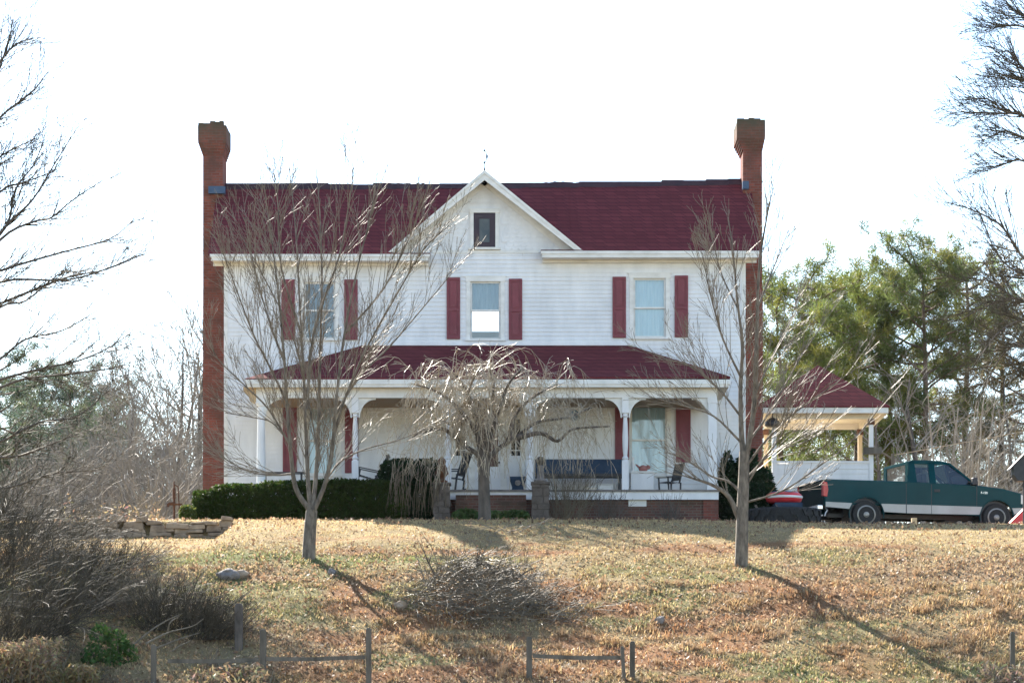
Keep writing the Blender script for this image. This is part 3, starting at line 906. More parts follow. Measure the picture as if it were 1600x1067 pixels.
# long bench under a navy cover
y = -1.2
bl = thing("porch_bench", "long bench hung with a dark navy cover, standing on the porch under the wall lantern", "bench", on_porch(906, y))
x0, x1 = X(836, y), X(972, y)
m = MB().box(x0, x1, y - .08, y - .02, Z(742, y), Z(719, y)); m.box(x0 + .03, x1 - .03, y - .13, y - .08, Z(741, y), Z(734, y))
m.build("cover", M['navy'], bl, bev=.02)
MB().box(x0, x1, y - .45, y + .25, Z(746, y), Z(742, y)).build("seat", M['black'], bl)
MB().box(x0, x1, y + .22, y + .26, Z(742, y), Z(716, y)).build("back", M['navy'], bl)
for xx in (x0 + .05, x1 - .1):
    for yy in (y - .4, y + .15): MB().box(xx, xx + .06, yy, yy + .06, ZF, Z(746, y)).build("leg", M['black'], bl)
for px, w_, h_, nm, lb in ((946, .40, .26, "storage_box", "low white box standing on the porch under the right end of the bench"), (923, .30, .2, "storage_box", "small cream carton under the middle of the porch bench")):
    c = on_porch(px, -1.25)
    o = thing(nm, lb, "box", c)
    MB().box(c[0] - w_ / 2, c[0] + w_ / 2, c[1] - .15, c[1] + .15, ZF, ZF + h_ - .03).build("body", M['trim'] if w_ > .35 else M['ceiling'], o, bev=.008)
    MB().box(c[0] - w_ / 2 - .012, c[0] + w_ / 2 + .012, c[1] - .162, c[1] + .162, ZF + h_ - .03, ZF + h_).build("lid", M['trim'], o, bev=.006)

# navy planter with a pale disc on its front
c = on_porch(809, -2.2)
pl = thing("planter", "square navy planter with a pale round emblem, right of the front doors", "planter", c)
m = MB(); h = .36
prof = [(.17, 0), (.15, .05), (.15, .12), (.21, h - .06), (.21, h)]
for (r0, z0), (r1, z1) in zip(prof, prof[1:]):
    q0 = [(c[0] - r0, c[1] - r0, ZF + z0), (c[0] + r0, c[1] - r0, ZF + z0), (c[0] + r0, c[1] + r0, ZF + z0), (c[0] - r0, c[1] + r0, ZF + z0)]
    q1 = [(c[0] - r1, c[1] - r1, ZF + z1), (c[0] + r1, c[1] - r1, ZF + z1), (c[0] + r1, c[1] + r1, ZF + z1), (c[0] - r1, c[1] + r1, ZF + z1)]
    m.add(q0 + q1, [(i, (i + 1) % 4, 4 + (i + 1) % 4, 4 + i) for i in range(4)])
m.quad(*[(p[0], p[1], ZF + h - .03) for p in q1])
m.build("body", M['navy'], pl)
MB().lathe([(.075, 0), (.075, -.012)], (c[0], c[1] - .186, ZF + .2), 14, 'y').build("emblem", M['stone_grey'], pl)

# blue glazed pot at the left window
c = on_porch(521, -1.6)
tag(MB().lathe([(.09, 0), (.115, .1), (.12, .24), (.10, .29), (.125, .31), (.12, .33), (.09, .32)], (c[0], c[1], ZF), 16).build("flower_pot", M['bluepot'], smooth=True),
    "blue glazed pot standing on the porch below the left window", "pot")

# low dark metal table in front of the left window
c = on_porch(442, -1.3)
t = thing("metal_table", "low narrow dark green metal table at the left end of the porch", "table", c)
x0, x1 = X(410, -1.3), X(476, -1.3); zt = Z(738, -1.3)
MB().box(x0, x1, -1.5, -1.1, zt - .03, zt).build("tabletop", M['black'], t)
for xx in (x0 + .06, x1 - .1):
    for yy in (-1.46, -1.18): MB().box(xx, xx + .035, yy, yy + .035, ZF, zt - .03).build("leg", M['black'], t)

def rocker(name, label, c, face, lean, mat, group):
    """slatted rocking chair, facing +x locally then turned"""
    r = thing(name, label, "chair", c, group, face)
    r.rotation_euler = (0, lean, face)
    m = MB()
    for k in range(6): m.box(-.24 + k * .085, -.24 + k * .085 + .07, -.25, .25, .40 + k * .008, .42 + k * .008)
    m.build("seat", mat, r, local=True)
    m = MB()
    for s in (-.24, .24): m.obox((-.25, s, .38), (-.48, s, 1.12), .04, .05)
    m.obox((-.46, -.24, 1.08), (-.46, .24, 1.08), .1, .03); m.obox((-.27, -.24, .5), (-.27, .24, .5), .06, .03)
    for k in range(5): m.obox((-.28, -.16 + k * .08, .5), (-.455, -.16 + k * .08, 1.08), .045, .015)
    m.build("back", mat, r, local=True)
    for s in (-.28, .28):
        MB().box(-.34, .26, s - .035, s + .035, .62, .645).build("arm", mat, r, local=True)
        m = MB().box(.18, .22, s - .02, s + .02, .06, .62).build("leg", mat, r, local=True)
        m = MB().obox((-.25, s, .06), (-.28, s, .40), .04, .04).build("leg", mat, r, local=True)
        pts = [(x, s, .02 + .10 * ((x + .05) / .5) ** 2) for x in np.linspace(-.55, .42, 9)]
        MB().tube(pts, [.022] * 9, 6).build("runner", mat, r, local=True)
    return r
GRP = "dark slatted rocking chairs on the porch"
rocker("rocking_chair", "dark rocking chair tipped far back beside the second porch column from the left", on_porch(566, -1.5), math.radians(180), math.radians(-12), M['black'], GRP)
rocker("rocking_chair", "dark rocking chair on the porch between the red stone post and the front doors", on_porch(703, -1.2), math.radians(160), math.radians(-2), M['black'], GRP)
rocker("rocking_chair", "dark slatted rocking chair at the right end of the porch", on_porch(1046, -1.2), math.radians(-150), math.radians(4), M['black'], GRP).scale = (.8, .8, .72)

# white chest below the right window with a red toy and a white figurine on it
c = on_porch(1003, -.7)
ch_ = thing("porch_chest", "white chest standing on the porch under the right window", "chest", c)
MB().box(X(985, -.7), X(1021, -.7), -.95, -.45, ZF, Z(741, -.7)).build("body", M['white'], ch_, bev=.01)
MB().box(X(984, -.7), X(1022, -.7), -.97, -.43, Z(741, -.7), Z(737, -.7)).build("lid", M['trim'], ch_, bev=.01)
zt = Z(737, -.7)
m = MB(); fx = X(1005, -.7)
m.lathe([(.02, 0), (.10, .02), (.13, .09), (.09, .15), (.02, .18)], (fx, -.7, zt), 12)
m.lathe([(.01, 0), (.05, .02), (.06, .07), (.03, .11), (.005, .12)], (fx + .13, -.72, zt + .06), 10)
m.tube([(fx - .08, -.7, zt + .1), (fx - .16, -.72, zt + .16), (fx - .2, -.72, zt + .2)], [.03, .025, .01], 6)
tag(m.build("toy", M['pink'], smooth=True), "small faded red toy animal sitting on the white porch chest", "toy")
fx = X(989, -.8)
tag(MB().lathe([(.05, 0), (.055, .03), (.03, .05), (.05, .12), (.055, .2), (.03, .26), (.025, .28), (.045, .32), (.04, .37), (.01, .40)], (fx, -.8, zt), 12).build("figurine", M['trim'], smooth=True),
    "small white figurine on the left edge of the white porch chest", "figurine")

# stone gateposts with ornaments at the foot of the steps
def gatepost(px0, px1, ptop, label):
    y = -4.15; x0, x1 = X(px0, y), X(px1, y); zt = Z(ptop, y); z0 = gz((x0 + x1) / 2, y) - .15
    g = thing("gatepost", label, "gatepost", ((x0 + x1) / 2, y + .22, z0), "stone gateposts by the porch steps")
    m = MB(); rr = random.Random(px0); z = z0
    while z < zt - .02:                                       # rough courses of stone
        h = min(rr.uniform(.13, .22), zt - z); j = rr.uniform(-.012, .012); cut = rr.uniform(.3, .7)
        xm = x0 + (x1 - x0) * cut
        for a, b in ((x0 + j, xm - .006), (xm + .006, x1 + j)):
            k = rr.uniform(0, .02); m.box(a, b, y - k, y + .44, z + .002, z + h - .002)
        z += h
    m.box(x0 + .03, x1 - .03, y + .03, y + .41, z0, zt - .01)
    m.build("shaft", M['post_stone'], g, bev=.012)
    MB().box(x0 - .025, x1 + .025, y - .03, y + .47, zt, zt + .06).build("cap", M['post_stone'], g, bev=.012)
    return (x0 + x1) / 2, y + .22, zt + .07
gx_, gy_, gz_ = gatepost(677, 703, 757, "grey stone gatepost carrying the red urn, left of the porch steps")
tag(MB().lathe([(.15, 0), (.15, .04), (.08, .08), (.10, .15), (.17, .22), (.15, .30), (.13, .38), (.09, .46), (.11, .52), (.09, .58), (.03, .65), (.01, .66)], (gx_, gy_, gz_), 12).build("urn", M['rust'], smooth=True),
    "rust red pointed urn ornament standing on the left gatepost", "ornament")
gx_, gy_, gz_ = gatepost(831, 858, 756, "grey stone gatepost carrying the dark ball ornament, right of the porch steps")
o = thing("ball_ornament", "dark ball ornament on a stem standing on the right gatepost", "ornament", (gx_, gy_, gz_))
MB().lathe([(.16, 0), (.16, .05), (.09, .09), (.07, .3), (.09, .38), (.05, .42)], (gx_, gy_, gz_), 12).build("stem", M['stone_grey'], o, smooth=True)
MB().lathe([(.01, 0), (.06, .02), (.10, .07), (.115, .12), (.10, .18), (.06, .22), (.01, .24)], (gx_, gy_, gz_ + .41), 12).build("ball", M['bark_dark'], o, smooth=True)

# ------------------------------------------------------------------ pickup
M['tailgate'] = noisy("dull_dark_green_paint", (.0015, .014, .015), (.003, .02, .02), 3, .6, spec=.15)  # darker, rougher green than the body, for the tailgate alone
M['hub'] = noisy("dull_steel", (.20, .19, .17), (.32, .30, .27), 6, .45, metal=.6)
TY = -1.15; TX = 9.26                                         # right rear wheel
psi = math.radians(15)
gh = YARD + .0
org = Vector((TX, TY, gh)) + Matrix.Rotation(psi, 3, 'Z') @ Vector((-1.25 * 1.045, .98, 0))
truck = thing("pickup_truck", "dark green extended-cab pickup with a silver lower stripe, parked on the grass", "pickup", tuple(org), None, psi)
truck.scale = (1.045, 1, 1)
def tb(mb, name, mat, parent=truck, **k): return mb.build(name, mat, parent, local=True, **k)
WR, WF, RW = 1.25, 4.77, .37
def arch(cx, r, n=10, rev=False):
    pts = [(cx + r * math.cos(t), RW + r * math.sin(t)) for t in np.linspace(math.pi, 0, n)]
    return pts
low = .36
def side_poly():
    p = [(.16, .62), (WR - .47, .50)]
    p = [(.14, .55), (WR - .46, .50)] + [q for q in arch(WR, .47) if q[1] > .5] + [(WR + .46, .44), (WF - .46, .40)] + [q for q in arch(WF, .47) if q[1] > .42] + [(WF + .47, .44), (5.58, .50)]
    top = [(5.62, .74), (5.57, .93), (5.42, 1.02), (4.95, 1.13), (4.28, 1.2), (2.34, 1.26), (.14, 1.27)]
    return p + top
hw = .97
# body: sides, bonnet, bed
sp = side_poly()
m = MB()
for s in (-1, 1):
    y1 = s * hw; y0 = s * (hw - .09)
    m.prism(sp, 'y', min(y0, y1), max(y0, y1))
hood = [(4.28, 1.2), (4.95, 1.14), (5.42, 1.035), (5.57, .94), (5.6, .75), (5.5, .75), (5.3, .95), (4.28, 1.1)]
m.prism(hood, 'y', -hw + .0905, hw - .0905)
m.box(.16, 2.32, -hw + .091, hw - .091, .62, .68)           # bed floor
m.box(2.26, 2.34, -hw + .091, hw - .091, .68, 1.26)         # bulkhead
m.box(2.345, 4.27, -hw + .091, hw - .091, .42, .55)         # cab floor
tb(m, "body", M['truck'], bev=.018)
m = MB().box(.10, .155, -hw + .02, hw - .02, .60, 1.26)
tg = tb(m, "tailgate", M['tailgate'], bev=.015)
tb(MB().box(.085, .10, -.12, .12, 1.03, 1.10), "handle", M['black'], tg)
# cab
def tap(z): return .91 - (z - 1.2) * .27                      # half-width of the greenhouse at height z
zr = 1.80
def pill(a, b, w0, w1, s, th=.05):
    """pillar in the side plane between (x,z) a and b with lower/upper widths"""
    (xa, za), (xb, zb_) = a, b
    out = []
    for x, z in ((xa, za), (xa + w0, za), (xb + w1, zb_), (xb, zb_)): out.append((x, s * tap(z), z))
    return out
cab = MB()
for s in (-1, 1):
    off = (0, -s * .05, 0)
    cab.slab(pill((2.36, 1.2), (2.46, zr), .22, .16, s), off)              # rear corner
    cab.slab(pill((2.98, 1.2), (2.98, zr), .17, .17, s), off)              # between the doors
    cab.slab(pill((4.26, 1.15), (3.48, zr), .09, .10, s), off)             # windscreen post
    cab.slab([(x, s * tap(z), z) for x, z in ((2.4, zr - .055), (3.6, zr - .055), (3.53, zr), (2.46, zr))], off)
    cab.slab([(x, s * tap(z), z) for x, z in ((2.36, 1.19), (4.30, 1.15), (4.25, 1.21), (2.36, 1.25))], off)
    cab.slab([(x, s * (tap(z) - .05), z) for x, z in ((2.58, 1.25), (2.64, 1.25), (2.62, 1.75), (2.58, 1.75))], (0, s * .04, 0))
hwr = tap(zr)
cab.prism([(2.44, zr - .02), (3.5, zr - .02), (3.56, zr - .005), (3.35, zr + .045), (2.9, zr + .06), (2.55, zr + .04)], 'y', -hwr + .02, hwr - .02)
for s in (-1, 1): cab.prism([(2.44, zr - .03), (3.56, zr - .03), (3.48, zr + .022), (2.52, zr + .022)], 'y', *sorted((s * hwr, s * (hwr - .019))))
for z0, z1 in ((1.2, 1.30), (zr - .07, zr)):                   # back panel rails
    cab.box(2.40, 2.45, -.84, .84, z0, z1)
for s in (-1, 1): cab.box(2.40, 2.45, *sorted((s * .66, s * .84)), 1.30, zr - .07)
tb(cab, "cab", M['truck'], bev=.008)
g = MB()
def pane(pts, name="window"): tb(MB().quad(*pts), name, M['carglass'])
for s in (-1, 1):
    f = lambda x, z: (x, s * (tap(z) - .02), z)
    pane([f(2.6, 1.25), f(2.98, 1.25), f(2.98, zr - .05), f(2.62, zr - .05)])
    pane([f(3.15, 1.23), f(4.20, 1.2), f(3.50, zr - .05), f(3.15, zr - .05)])
pane([(2.42, -.66, 1.30), (2.42, .66, 1.30), (2.42, .66, zr - .07), (2.42, -.66, zr - .07)], "rear_window")
pane([(4.33, -.84, 1.18), (4.33, .84, 1.18), (3.56, .70, zr - .02), (3.56, -.70, zr - .02)], "windscreen")
for nm, y0 in (("seat", -.72), ("seat", .1)):
    m = MB().box(3.0, 3.5, y0, y0 + .62, .8, .98); m.prism([(2.85, .95), (3.02, .95), (2.95, 1.5), (2.82, 1.5)], 'y', y0, y0 + .62)
    m.box(2.84, 2.92, y0 + .18, y0 + .44, 1.53, 1.68)
    tb(m, nm, M['black'], bev=.02)
tb(MB().box(3.95, 4.25, -.86, .86, .95, 1.16), "dashboard", M['black'], bev=.03)
tb(MB().tube([(3.75 + .05 * math.sin(t), .40 + .19 * math.cos(t), 1.12 + .19 * math.sin(t)) for t in np.linspace(0, 6.2832, 17)], [.018] * 17, 5), "steering_wheel", M['black'])
# silver stripe along the sills
for s in (-1, 1):
    a, b = sorted((s * hw, s * (hw + .006)))
    ar, af = .51, .51
    hx = lambda c, z, sg: c + sg * math.sqrt(max(0, .485 ** 2 - (z - RW) ** 2))
    for nm, poly in (("sill_stripe", [(.16, .55), (hx(WR, .51, -1), .51), (hx(WR, .66, -1), .66), (.16, .68)]),
                     ("sill_stripe", [(hx(WR, .45, 1), .45), (2.30, .43), (2.30, .655), (hx(WR, .66, 1), .66)]),
                     ("sill_stripe", [(2.325, .43), (2.985, .425), (2.985, .65), (2.325, .655)]),
                     ("sill_stripe", [(3.0, .425), (hx(WF, .43, -1), .43), (hx(WF, .64, -1), .64), (3.0, .65)]),
                     ("sill_stripe", [(hx(WF, .45, 1), .46), (5.56, .52), (5.6, .64), (hx(WF, .62, 1), .62)])):
        tb(MB().prism(poly, 'y', a, b), nm, M['silver'])
    # shut lines, handle, badge, lip of the wheel arches
    c, d = sorted((s * hw, s * (hw + .004)))
    for xx in (2.312, 2.992, 4.22):
        tb(MB().box(xx - .009, xx + .009, c, d, .46, 1.2), "shut_line", M['black'])
    tb(MB().box(3.06, 3.22, *sorted((s * hw, s * (hw + .02))), 1.0, 1.07), "door_handle", M['black'], bev=.008)
    for cx in (WR, WF):
        m = MB(); n = 12; ts = np.linspace(math.pi + .2, -.2, n)
        pin = [(cx + .455 * math.cos(t), RW + .455 * math.sin(t)) for t in ts]; pout = [(cx + .475 * math.cos(t), RW + .475 * math.sin(t)) for t in ts]
        for i in range(n - 1): m.prism([pin[i], pin[i + 1], pout[i + 1], pout[i]], 'y', *sorted((s * (hw - .05), s * (hw + .011))))
        tb(m, "arch_lip", M['truck'])
        m = MB().lathe([(.44, 0), (.44, .5 * s)], (cx, s * (hw - .6), RW), 16, 'y'); tb(m, "wheel_well", M['black'])
    m = MB().slab([(4.05, s * .93, 1.2), (4.22, s * .93, 1.2), (4.2, s * .93, 1.40), (4.08, s * .93, 1.40)], (0, s * .16, 0)); tb(m, "mirror", M['black'], bev=.02)
    m = MB().prism([(5.43, .74), (5.585, .72), (5.565, .93), (5.43, .99)], 'y', *sorted((s * (hw - .3), s * (hw + .008)))); tb(m, "headlight", M['lamp'], bev=.01)
    m = MB().prism([(.098, .83), (.20, .81), (.23, 1.0), (.20, 1.19), (.098, 1.21)], 'y', *sorted((s * (hw - .14), s * (hw + .008)))); tb(m, "taillight", M['tail'], bev=.01)
m = MB().box(-.05, .095, -hw + .02, hw - .02, .48, .60); m.box(-.06, .0, -.3, .3, .44, .49); tb(m, "rear_bumper", M['chrome'], bev=.02)
m = MB().box(5.55, 5.70, -hw + .0, hw - .0, .42, .64); tb(m, "front_bumper", M['silver'], bev=.03)
m = MB()
for k in range(5): m.box(5.585, 5.61, -.62, .62, .70 + k * .045, .72 + k * .045)
tb(m, "grille", M['chrome'])
m = MB().box(.4, 5.3, -.5, -.4, .32, .42).box(.4, 5.3, .4, .5, .32, .42).lathe([(.08, 0), (.08, 1.5)], (1.25, -.75, .37), 8, 'y').lathe([(.08, 0), (.08, 1.5)], (4.77, -.75, .37), 8, 'y')
m.box(1.0, 1.5, -.15, .15, .25, .5).box(3.6, 4.6, -.4, .4, .28, .5)
tb(m, "chassis", M['black'])
for cx in (WR, WF):
    for s in (-1, 1):
        yc = s * (hw - .13)
        w = MB().lathe([(.245, -.11), (.345, -.115), (.37, -.08), (.372, 0), (.37, .08), (.345, .115), (.245, .11)], (cx, yc, RW), 28, 'y')
        wo = tb(w, "wheel", M['tyre'])
        rim = MB(); f = s * .122
        rim.lathe([(.246, f * .2), (.246, f), (.215, f * 1.08), (.205, f * .8), (.19, f * .5)], (cx, yc, RW), 24, 'y')
        rim.lathe([(.075, f * .4), (.075, f * 1.05), (.03, f * 1.2)], (cx, yc, RW), 14, 'y')
        ro = tb(rim, "rim", M['hub'], wo)
        dsc = MB().lathe([(.19, f * .5), (.12, f * .65), (.07, f * .55)], (cx, yc, RW), 20, 'y')
        for k in range(10):
            a = k * math.pi / 5
            dsc.obox((cx + .09 * math.cos(a), yc + f * .72, RW + .09 * math.sin(a)), (cx + .18 * math.cos(a), yc + f * .66, RW + .18 * math.sin(a)), .03, .03)
        tb(dsc, "disc", M['stone_grey'], wo)
cu = bpy.data.curves.new("badge", 'FONT'); cu.body = "F-150"; cu.size = .08; cu.extrude = .003
to = bpy.data.objects.new("badge_tmp", cu); COL.objects.link(to)
dg = bpy.context.evaluated_depsgraph_get()
bme = bpy.data.meshes.new_from_object(to.evaluated_get(dg)); bpy.data.objects.remove(to)
bo = bpy.data.objects.new("badge", bme); COL.objects.link(bo); bo.parent = truck; bme.materials.append(M['chrome'])
bo.rotation_euler = (math.radians(90), 0, 0); bo.location = (4.33, -hw - .004, .985)

# ------------------------------------------------------------------ gazebo
gy0, gy1 = 4.0, 7.6
gfx0, gfx1 = X(1186, gy0), X(1390, gy0)
zf0, zf1 = Z(645, gy0), Z(634, gy0)
gcx, gcy = (gfx0 + gfx1) / 2, (gy0 + gy1) / 2
gaz = thing("gazebo", "open gazebo with a maroon pyramid roof and white clapboard half walls beyond the pickup", "gazebo", (gcx, gcy, -.28))
pk = Vector((gcx, gcy, Z(570, gcy)))
cs = [Vector((gfx0, gy0, zf1)), Vector((gfx1, gy0, zf1)), Vector((gfx1, gy1, zf1)), Vector((gfx0, gy1, zf1))]
m = MB()
for i in range(4): m.slab([cs[i], cs[(i + 1) % 4], pk], (0, 0, -.04))
gr = m.build("roof", M['roof'], gaz)
m = MB().box(gfx0 + .03, gfx1 - .03, gy0 + .03, gy0 + .07, zf0, zf1 - .045).box(gfx0 + .03, gfx1 - .03, gy1 - .07, gy1 - .03, zf0, zf1 - .045)
m.box(gfx0 + .03, gfx0 + .07, gy0 + .07, gy1 - .07, zf0, zf1 - .045).box(gfx1 - .07, gfx1 - .03, gy0 + .07, gy1 - .07, zf0, zf1 - .045)
m.build("fascia", M['trim'], gaz)
MB().box(gfx0 + .07, gfx1 - .07, gy0 + .07, gy1 - .07, zf0 + .05, zf0 + .08).build("ceiling", M['ceiling'], gaz)
ix0, ix1, iy0, iy1 = gfx0 + .40, gfx1 - .40, gy0 + .40, gy1 - .40
zb_g = zf0 - .12
m = MB()
for (a, b, c, d) in ((ix0, ix1, iy0, iy0 + .1), (ix0, ix1, iy1 - .1, iy1), (ix0, ix0 + .1, iy0 + .1, iy1 - .1), (ix1 - .1, ix1, iy0 + .1, iy1 - .1)): m.box(a, b, c, d, zb_g, zf0 + .049)
m.build("beam", M['ceiling'], gaz)
zwall = Z(720, iy0)
for (a, b), mt in zip(((ix0, iy0), (ix1 - .12, iy0), (ix0, iy1 - .12), (ix1 - .12, iy1 - .12)), ('white', 'white', 'wood_tan', 'wood_tan')):
    po = MB().box(a, a + .12, b, b + .12, -.28, zb_g).build("post", M[mt], gaz)
    MB().box(a - .03, a + .15, b - .03, b + .15, zb_g - .16, zb_g - .002).build("post_head", M['rust'], po)
m = MB()
wx1 = ix1 - .005
clap(m, ix0 + .12, wx1 - .12, -.28, zwall - .05, [], y=iy0 + .03, e=.13)
m.box(ix0 + .12, wx1 - .12, iy0 + .035, iy0 + .09, -.28, zwall - .05); m.box(ix0 - .02, wx1, iy0 - .015, iy0 - .0, zwall - .0499, zwall)
m.build("half_wall", M['white'], gaz)
m = MB().box(ix1 - .09, ix1 - .03, iy0 + .12, iy1 - .12, -.28, zwall - .05); m.build("half_wall", M['white'], gaz)
# bracket shelf on the right posts, hanging lamp at the left
sh = thing("planter_box", "brown wooden planter box hung between the right posts of the gazebo", "planter", (ix1, iy0, Z(712, iy0)))
MB().box(ix1 - .30, ix1 + .22, iy0 - .14, iy0 - .02, Z(710, iy0), Z(699, iy0)).build("box", M['wood'], sh, bev=.01)
c = (X(1207, gy0 + .3), gy0 + .3, zf0)
hl = thing("hanging_lamp", "dark lamp hanging under the left eave of the gazebo", "lamp", c)
MB().lathe([(.012, -.1), (.012, .045)], c, 6).build("rod", M['black'], hl)
MB().lathe([(.05, -.1), (.2, -.2), (.22, -.32), (.16, -.36), (.02, -.36)], c, 14).build("shade", M['black'], hl, smooth=True)

# ------------------------------------------------------------------ odds and ends by the pickup
def big_tyre(c, R_, w, label):
    o = thing("tractor_tyre", label, "tyre", c)
    m = MB().lathe([(R_ * .62, 0), (R_ * .95, .0), (R_ * .98, w * .15), (R_ * .98, w * .85), (R_ * .95, w), (R_ * .62, w), (R_ * .6, w * .5)], c, 40)
    body = m.build("carcass", M['tyre'], o)
    m = MB()
    for k in range(34):
        a = k * 2 * math.pi / 34; d = .09 if k % 2 else -.09
        for z0, z1, s in ((.04, w * .5, 1), (w * .5, w - .04, -1)):
            p0 = (c[0] + R_ * math.cos(a + d * s), c[1] + R_ * math.sin(a + d * s), c[2] + z0); p1 = (c[0] + R_ * math.cos(a), c[1] + R_ * math.sin(a), c[2] + z1)
            m.obox(p0, p1, .05, .07)
    m.build("tread", M['tyre'], o)
    return o
big_tyre((X(1225, -3.4), -3.4, gz(X(1225, -3.4), -3.4)), .92, .42, "big black tractor tyre lying flat behind the right bare tree")
# low dark utility trailer carrying the inflatable tube
ty = -1.75
c = (X(1230, ty), ty, YARD)
tr = thing("utility_trailer", "low dark flat trailer standing between the tractor tyre and the pickup's tail", "trailer", c)
x0, x1 = X(1208, ty), X(1251, ty); zt = Z(787, ty)
MB().box(x0, x1, ty - .5, ty + .5, zt - .28, zt).build("bed", M['navy'], tr, bev=.02)
for yy in (ty - .44, ty + .44): MB().lathe([(.1, 0), (.25, .0), (.26, .08), (.25, .14), (.1, .14)], (X(1230, ty), yy - .06, YARD + .24), 18, 'y').build("wheel", M['tyre'], tr)
MB().obox((x0 + .02, ty, zt - .2), (x0 - .55, ty, YARD + .2), .07, .07).build("drawbar", M['black'], tr)
c = (X(1225, ty), ty, zt)
tu = thing("towable_tube", "red, white and blue inflatable tube lying on the dark trailer", "inflatable", c)
m = MB(); n = 28
ring = [(c[0] + .34 * math.cos(t), c[1] + .34 * math.sin(t), c[2] + .15) for t in np.linspace(0, 2 * math.pi, n + 1)]
m.tube(ring, [.14] * (n + 1), 10); m.build("tube", M['red'], tu, smooth=True)
MB().lathe([(.01, .30), (.2, .29), (.32, .27), (.34, .25), (.30, .22), (.01, .22)], c, 20).build("cover", M['trim'], tu, smooth=True)
m = MB()
ring = [(c[0] + .475 * math.cos(t), c[1] + .475 * math.sin(t), c[2] + .16) for t in np.linspace(3.6, 5.9, 12)]
m.tube(ring, [.035] * 12, 6); m.build("band", M['trim'], tu)
ring = [(c[0] + .36 * math.cos(t), c[1] + .36 * math.sin(t), c[2] + .285) for t in np.linspace(0, 6.2832, 24)]
MB().tube(ring, [.022] * 24, 6).build("piping", M['bluepot'], tu)
tag(MB().obox((X(1212, -2.42), -2.42, Z(788, -2.42)), (X(1238, -2.46), -2.46, YARD), .12, .03).build("plank", M['wood']), "weathered plank leaning beside the inflatable tube", "plank")
tag(MB().obox((X(1180, -2.0), -2.0, Z(789, -2.0)), (X(1204, -2.1), -2.1, YARD), .05, .05).build("pole", M['wood']), "short grey pole leaning in front of the dark evergreen", "pole")
# red ramp in front of the pickup
c = (X(1590, -2.2), -2.2, YARD)
m = MB().prism([(X(1572, -2.2), YARD), (X(1622, -2.2), YARD), (X(1622, -2.2), YARD + .62), (X(1606, -2.2), YARD + .56)], 'y', -2.5, -2.0)
tag(m.build("ramp", M['red'], bev=.015), "red wedge-shaped ramp in front of the pickup's front wheel", "ramp")
# stones and a block under the pickup
rr = random.Random(8)
def rock_mesh(c, sx, sy, sz, seed):
    import bmesh
    r = random.Random(seed)
    bm = bmesh.new(); bmesh.ops.create_icosphere(bm, subdivisions=3, radius=1)
    for v in bm.verts:
        p = v.co; k = 1 + .25 * (float(vnoise(p.x * 1.7 + seed, p.y * 1.7 + p.z * 1.3, seed)) - .5) * 2 + .1 * (float(vnoise(p.x * 5, p.y * 5 + p.z * 4, seed + 1)) - .5)
        v.co = Vector((c[0] + p.x * sx * k, c[1] + p.y * sy * k, c[2] + p.z * sz * k))
    me = bpy.data.meshes.new("rock"); bm.to_mesh(me); bm.free()
    return me
def rock(name, c, sx, sy, sz, seed, label, mat='stone', group=None):
    me = rock_mesh((0, 0, 0), sx, sy, sz, seed); me.materials.append(M[mat])
    o = bpy.data.objects.new(name, me); COL.objects.link(o); o.location = c
    return tag(o, label, "stone", group)
for k, px in enumerate((1398, 1406, 1442, 1452, 1500, 1515)):
    rock("stone", (X(px, -1.9 + .3 * (k % 2)), -1.9 + .3 * (k % 2), YARD + .04), .09, .08, .07 + .02 * (k % 3), 30 + k, "small pale stone lying in the shade under the pickup", 'stone', "stones under the pickup")
tag(MB().box(X(1424, -2.6), X(1432, -2.6), -2.7, -2.55, YARD - .05, YARD + .16).build("wood_block", M['wood_tan'], bev=.006), "short tan wood block standing in the grass by the pickup's sill", "block")

# birdhouse on a post at the right edge
by = -6.0
c = (X(1601, by), by, gz(X(1601, by), by))
b_ = thing("birdhouse", "dark gabled birdhouse on a black post at the right edge of the lawn", "birdhouse", c)
xc = c[0]; hw_ = .33
MB().prism([(xc - .20, Z(752, by)), (xc + .20, Z(752, by)), (xc + .30, Z(742, by)), (xc + .30, Z(726, by)), (xc, Z(712, by)), (xc - .30, Z(726, by)), (xc - .30, Z(742, by))], 'y', by - .2, by + .2).build("box", M['black'], b_)
m = MB()
for s in (-1, 1): m.slab([(xc, by - .27, Z(707, by)), (xc + s * .40, by - .27, Z(733, by)), (xc + s * .40, by + .27, Z(733, by)), (xc, by + .27, Z(707, by))], (0, 0, -.03))
m.build("roof", M['black'], b_)
MB().box(xc - .04, xc + .04, by - .04, by + .04, c[2] - .2, Z(752, by)).build("post", M['black'], b_)
# utility wire rising to the right behind the pickup
wp = [P(1395 + 22.5 * i, 711 - 4.1 * i + .05 * i * (10 - i) * .4, 6 + 1.2 * i) for i in range(14)]
o = thing("clothes_line", "pale line slung from a short post behind the pickup to the right", "line", (wp[0].x, wp[0].y, YARD))
MB().tube([tuple(p) for p in wp], [.008] * 14, 5).build("line", M['wood_tan'], o)
MB().box(wp[0].x - .04, wp[0].x + .04, wp[0].y - .04, wp[0].y + .04, YARD, wp[0].z + .05).build("post", M['wood'], o)
# the line ends on a pole beyond the right edge
MB().box(wp[-1].x - .06, wp[-1].x + .06, wp[-1].y - .06, wp[-1].y + .06, YARD - .3, wp[-1].z + .3).build("post", M['wood'], o)

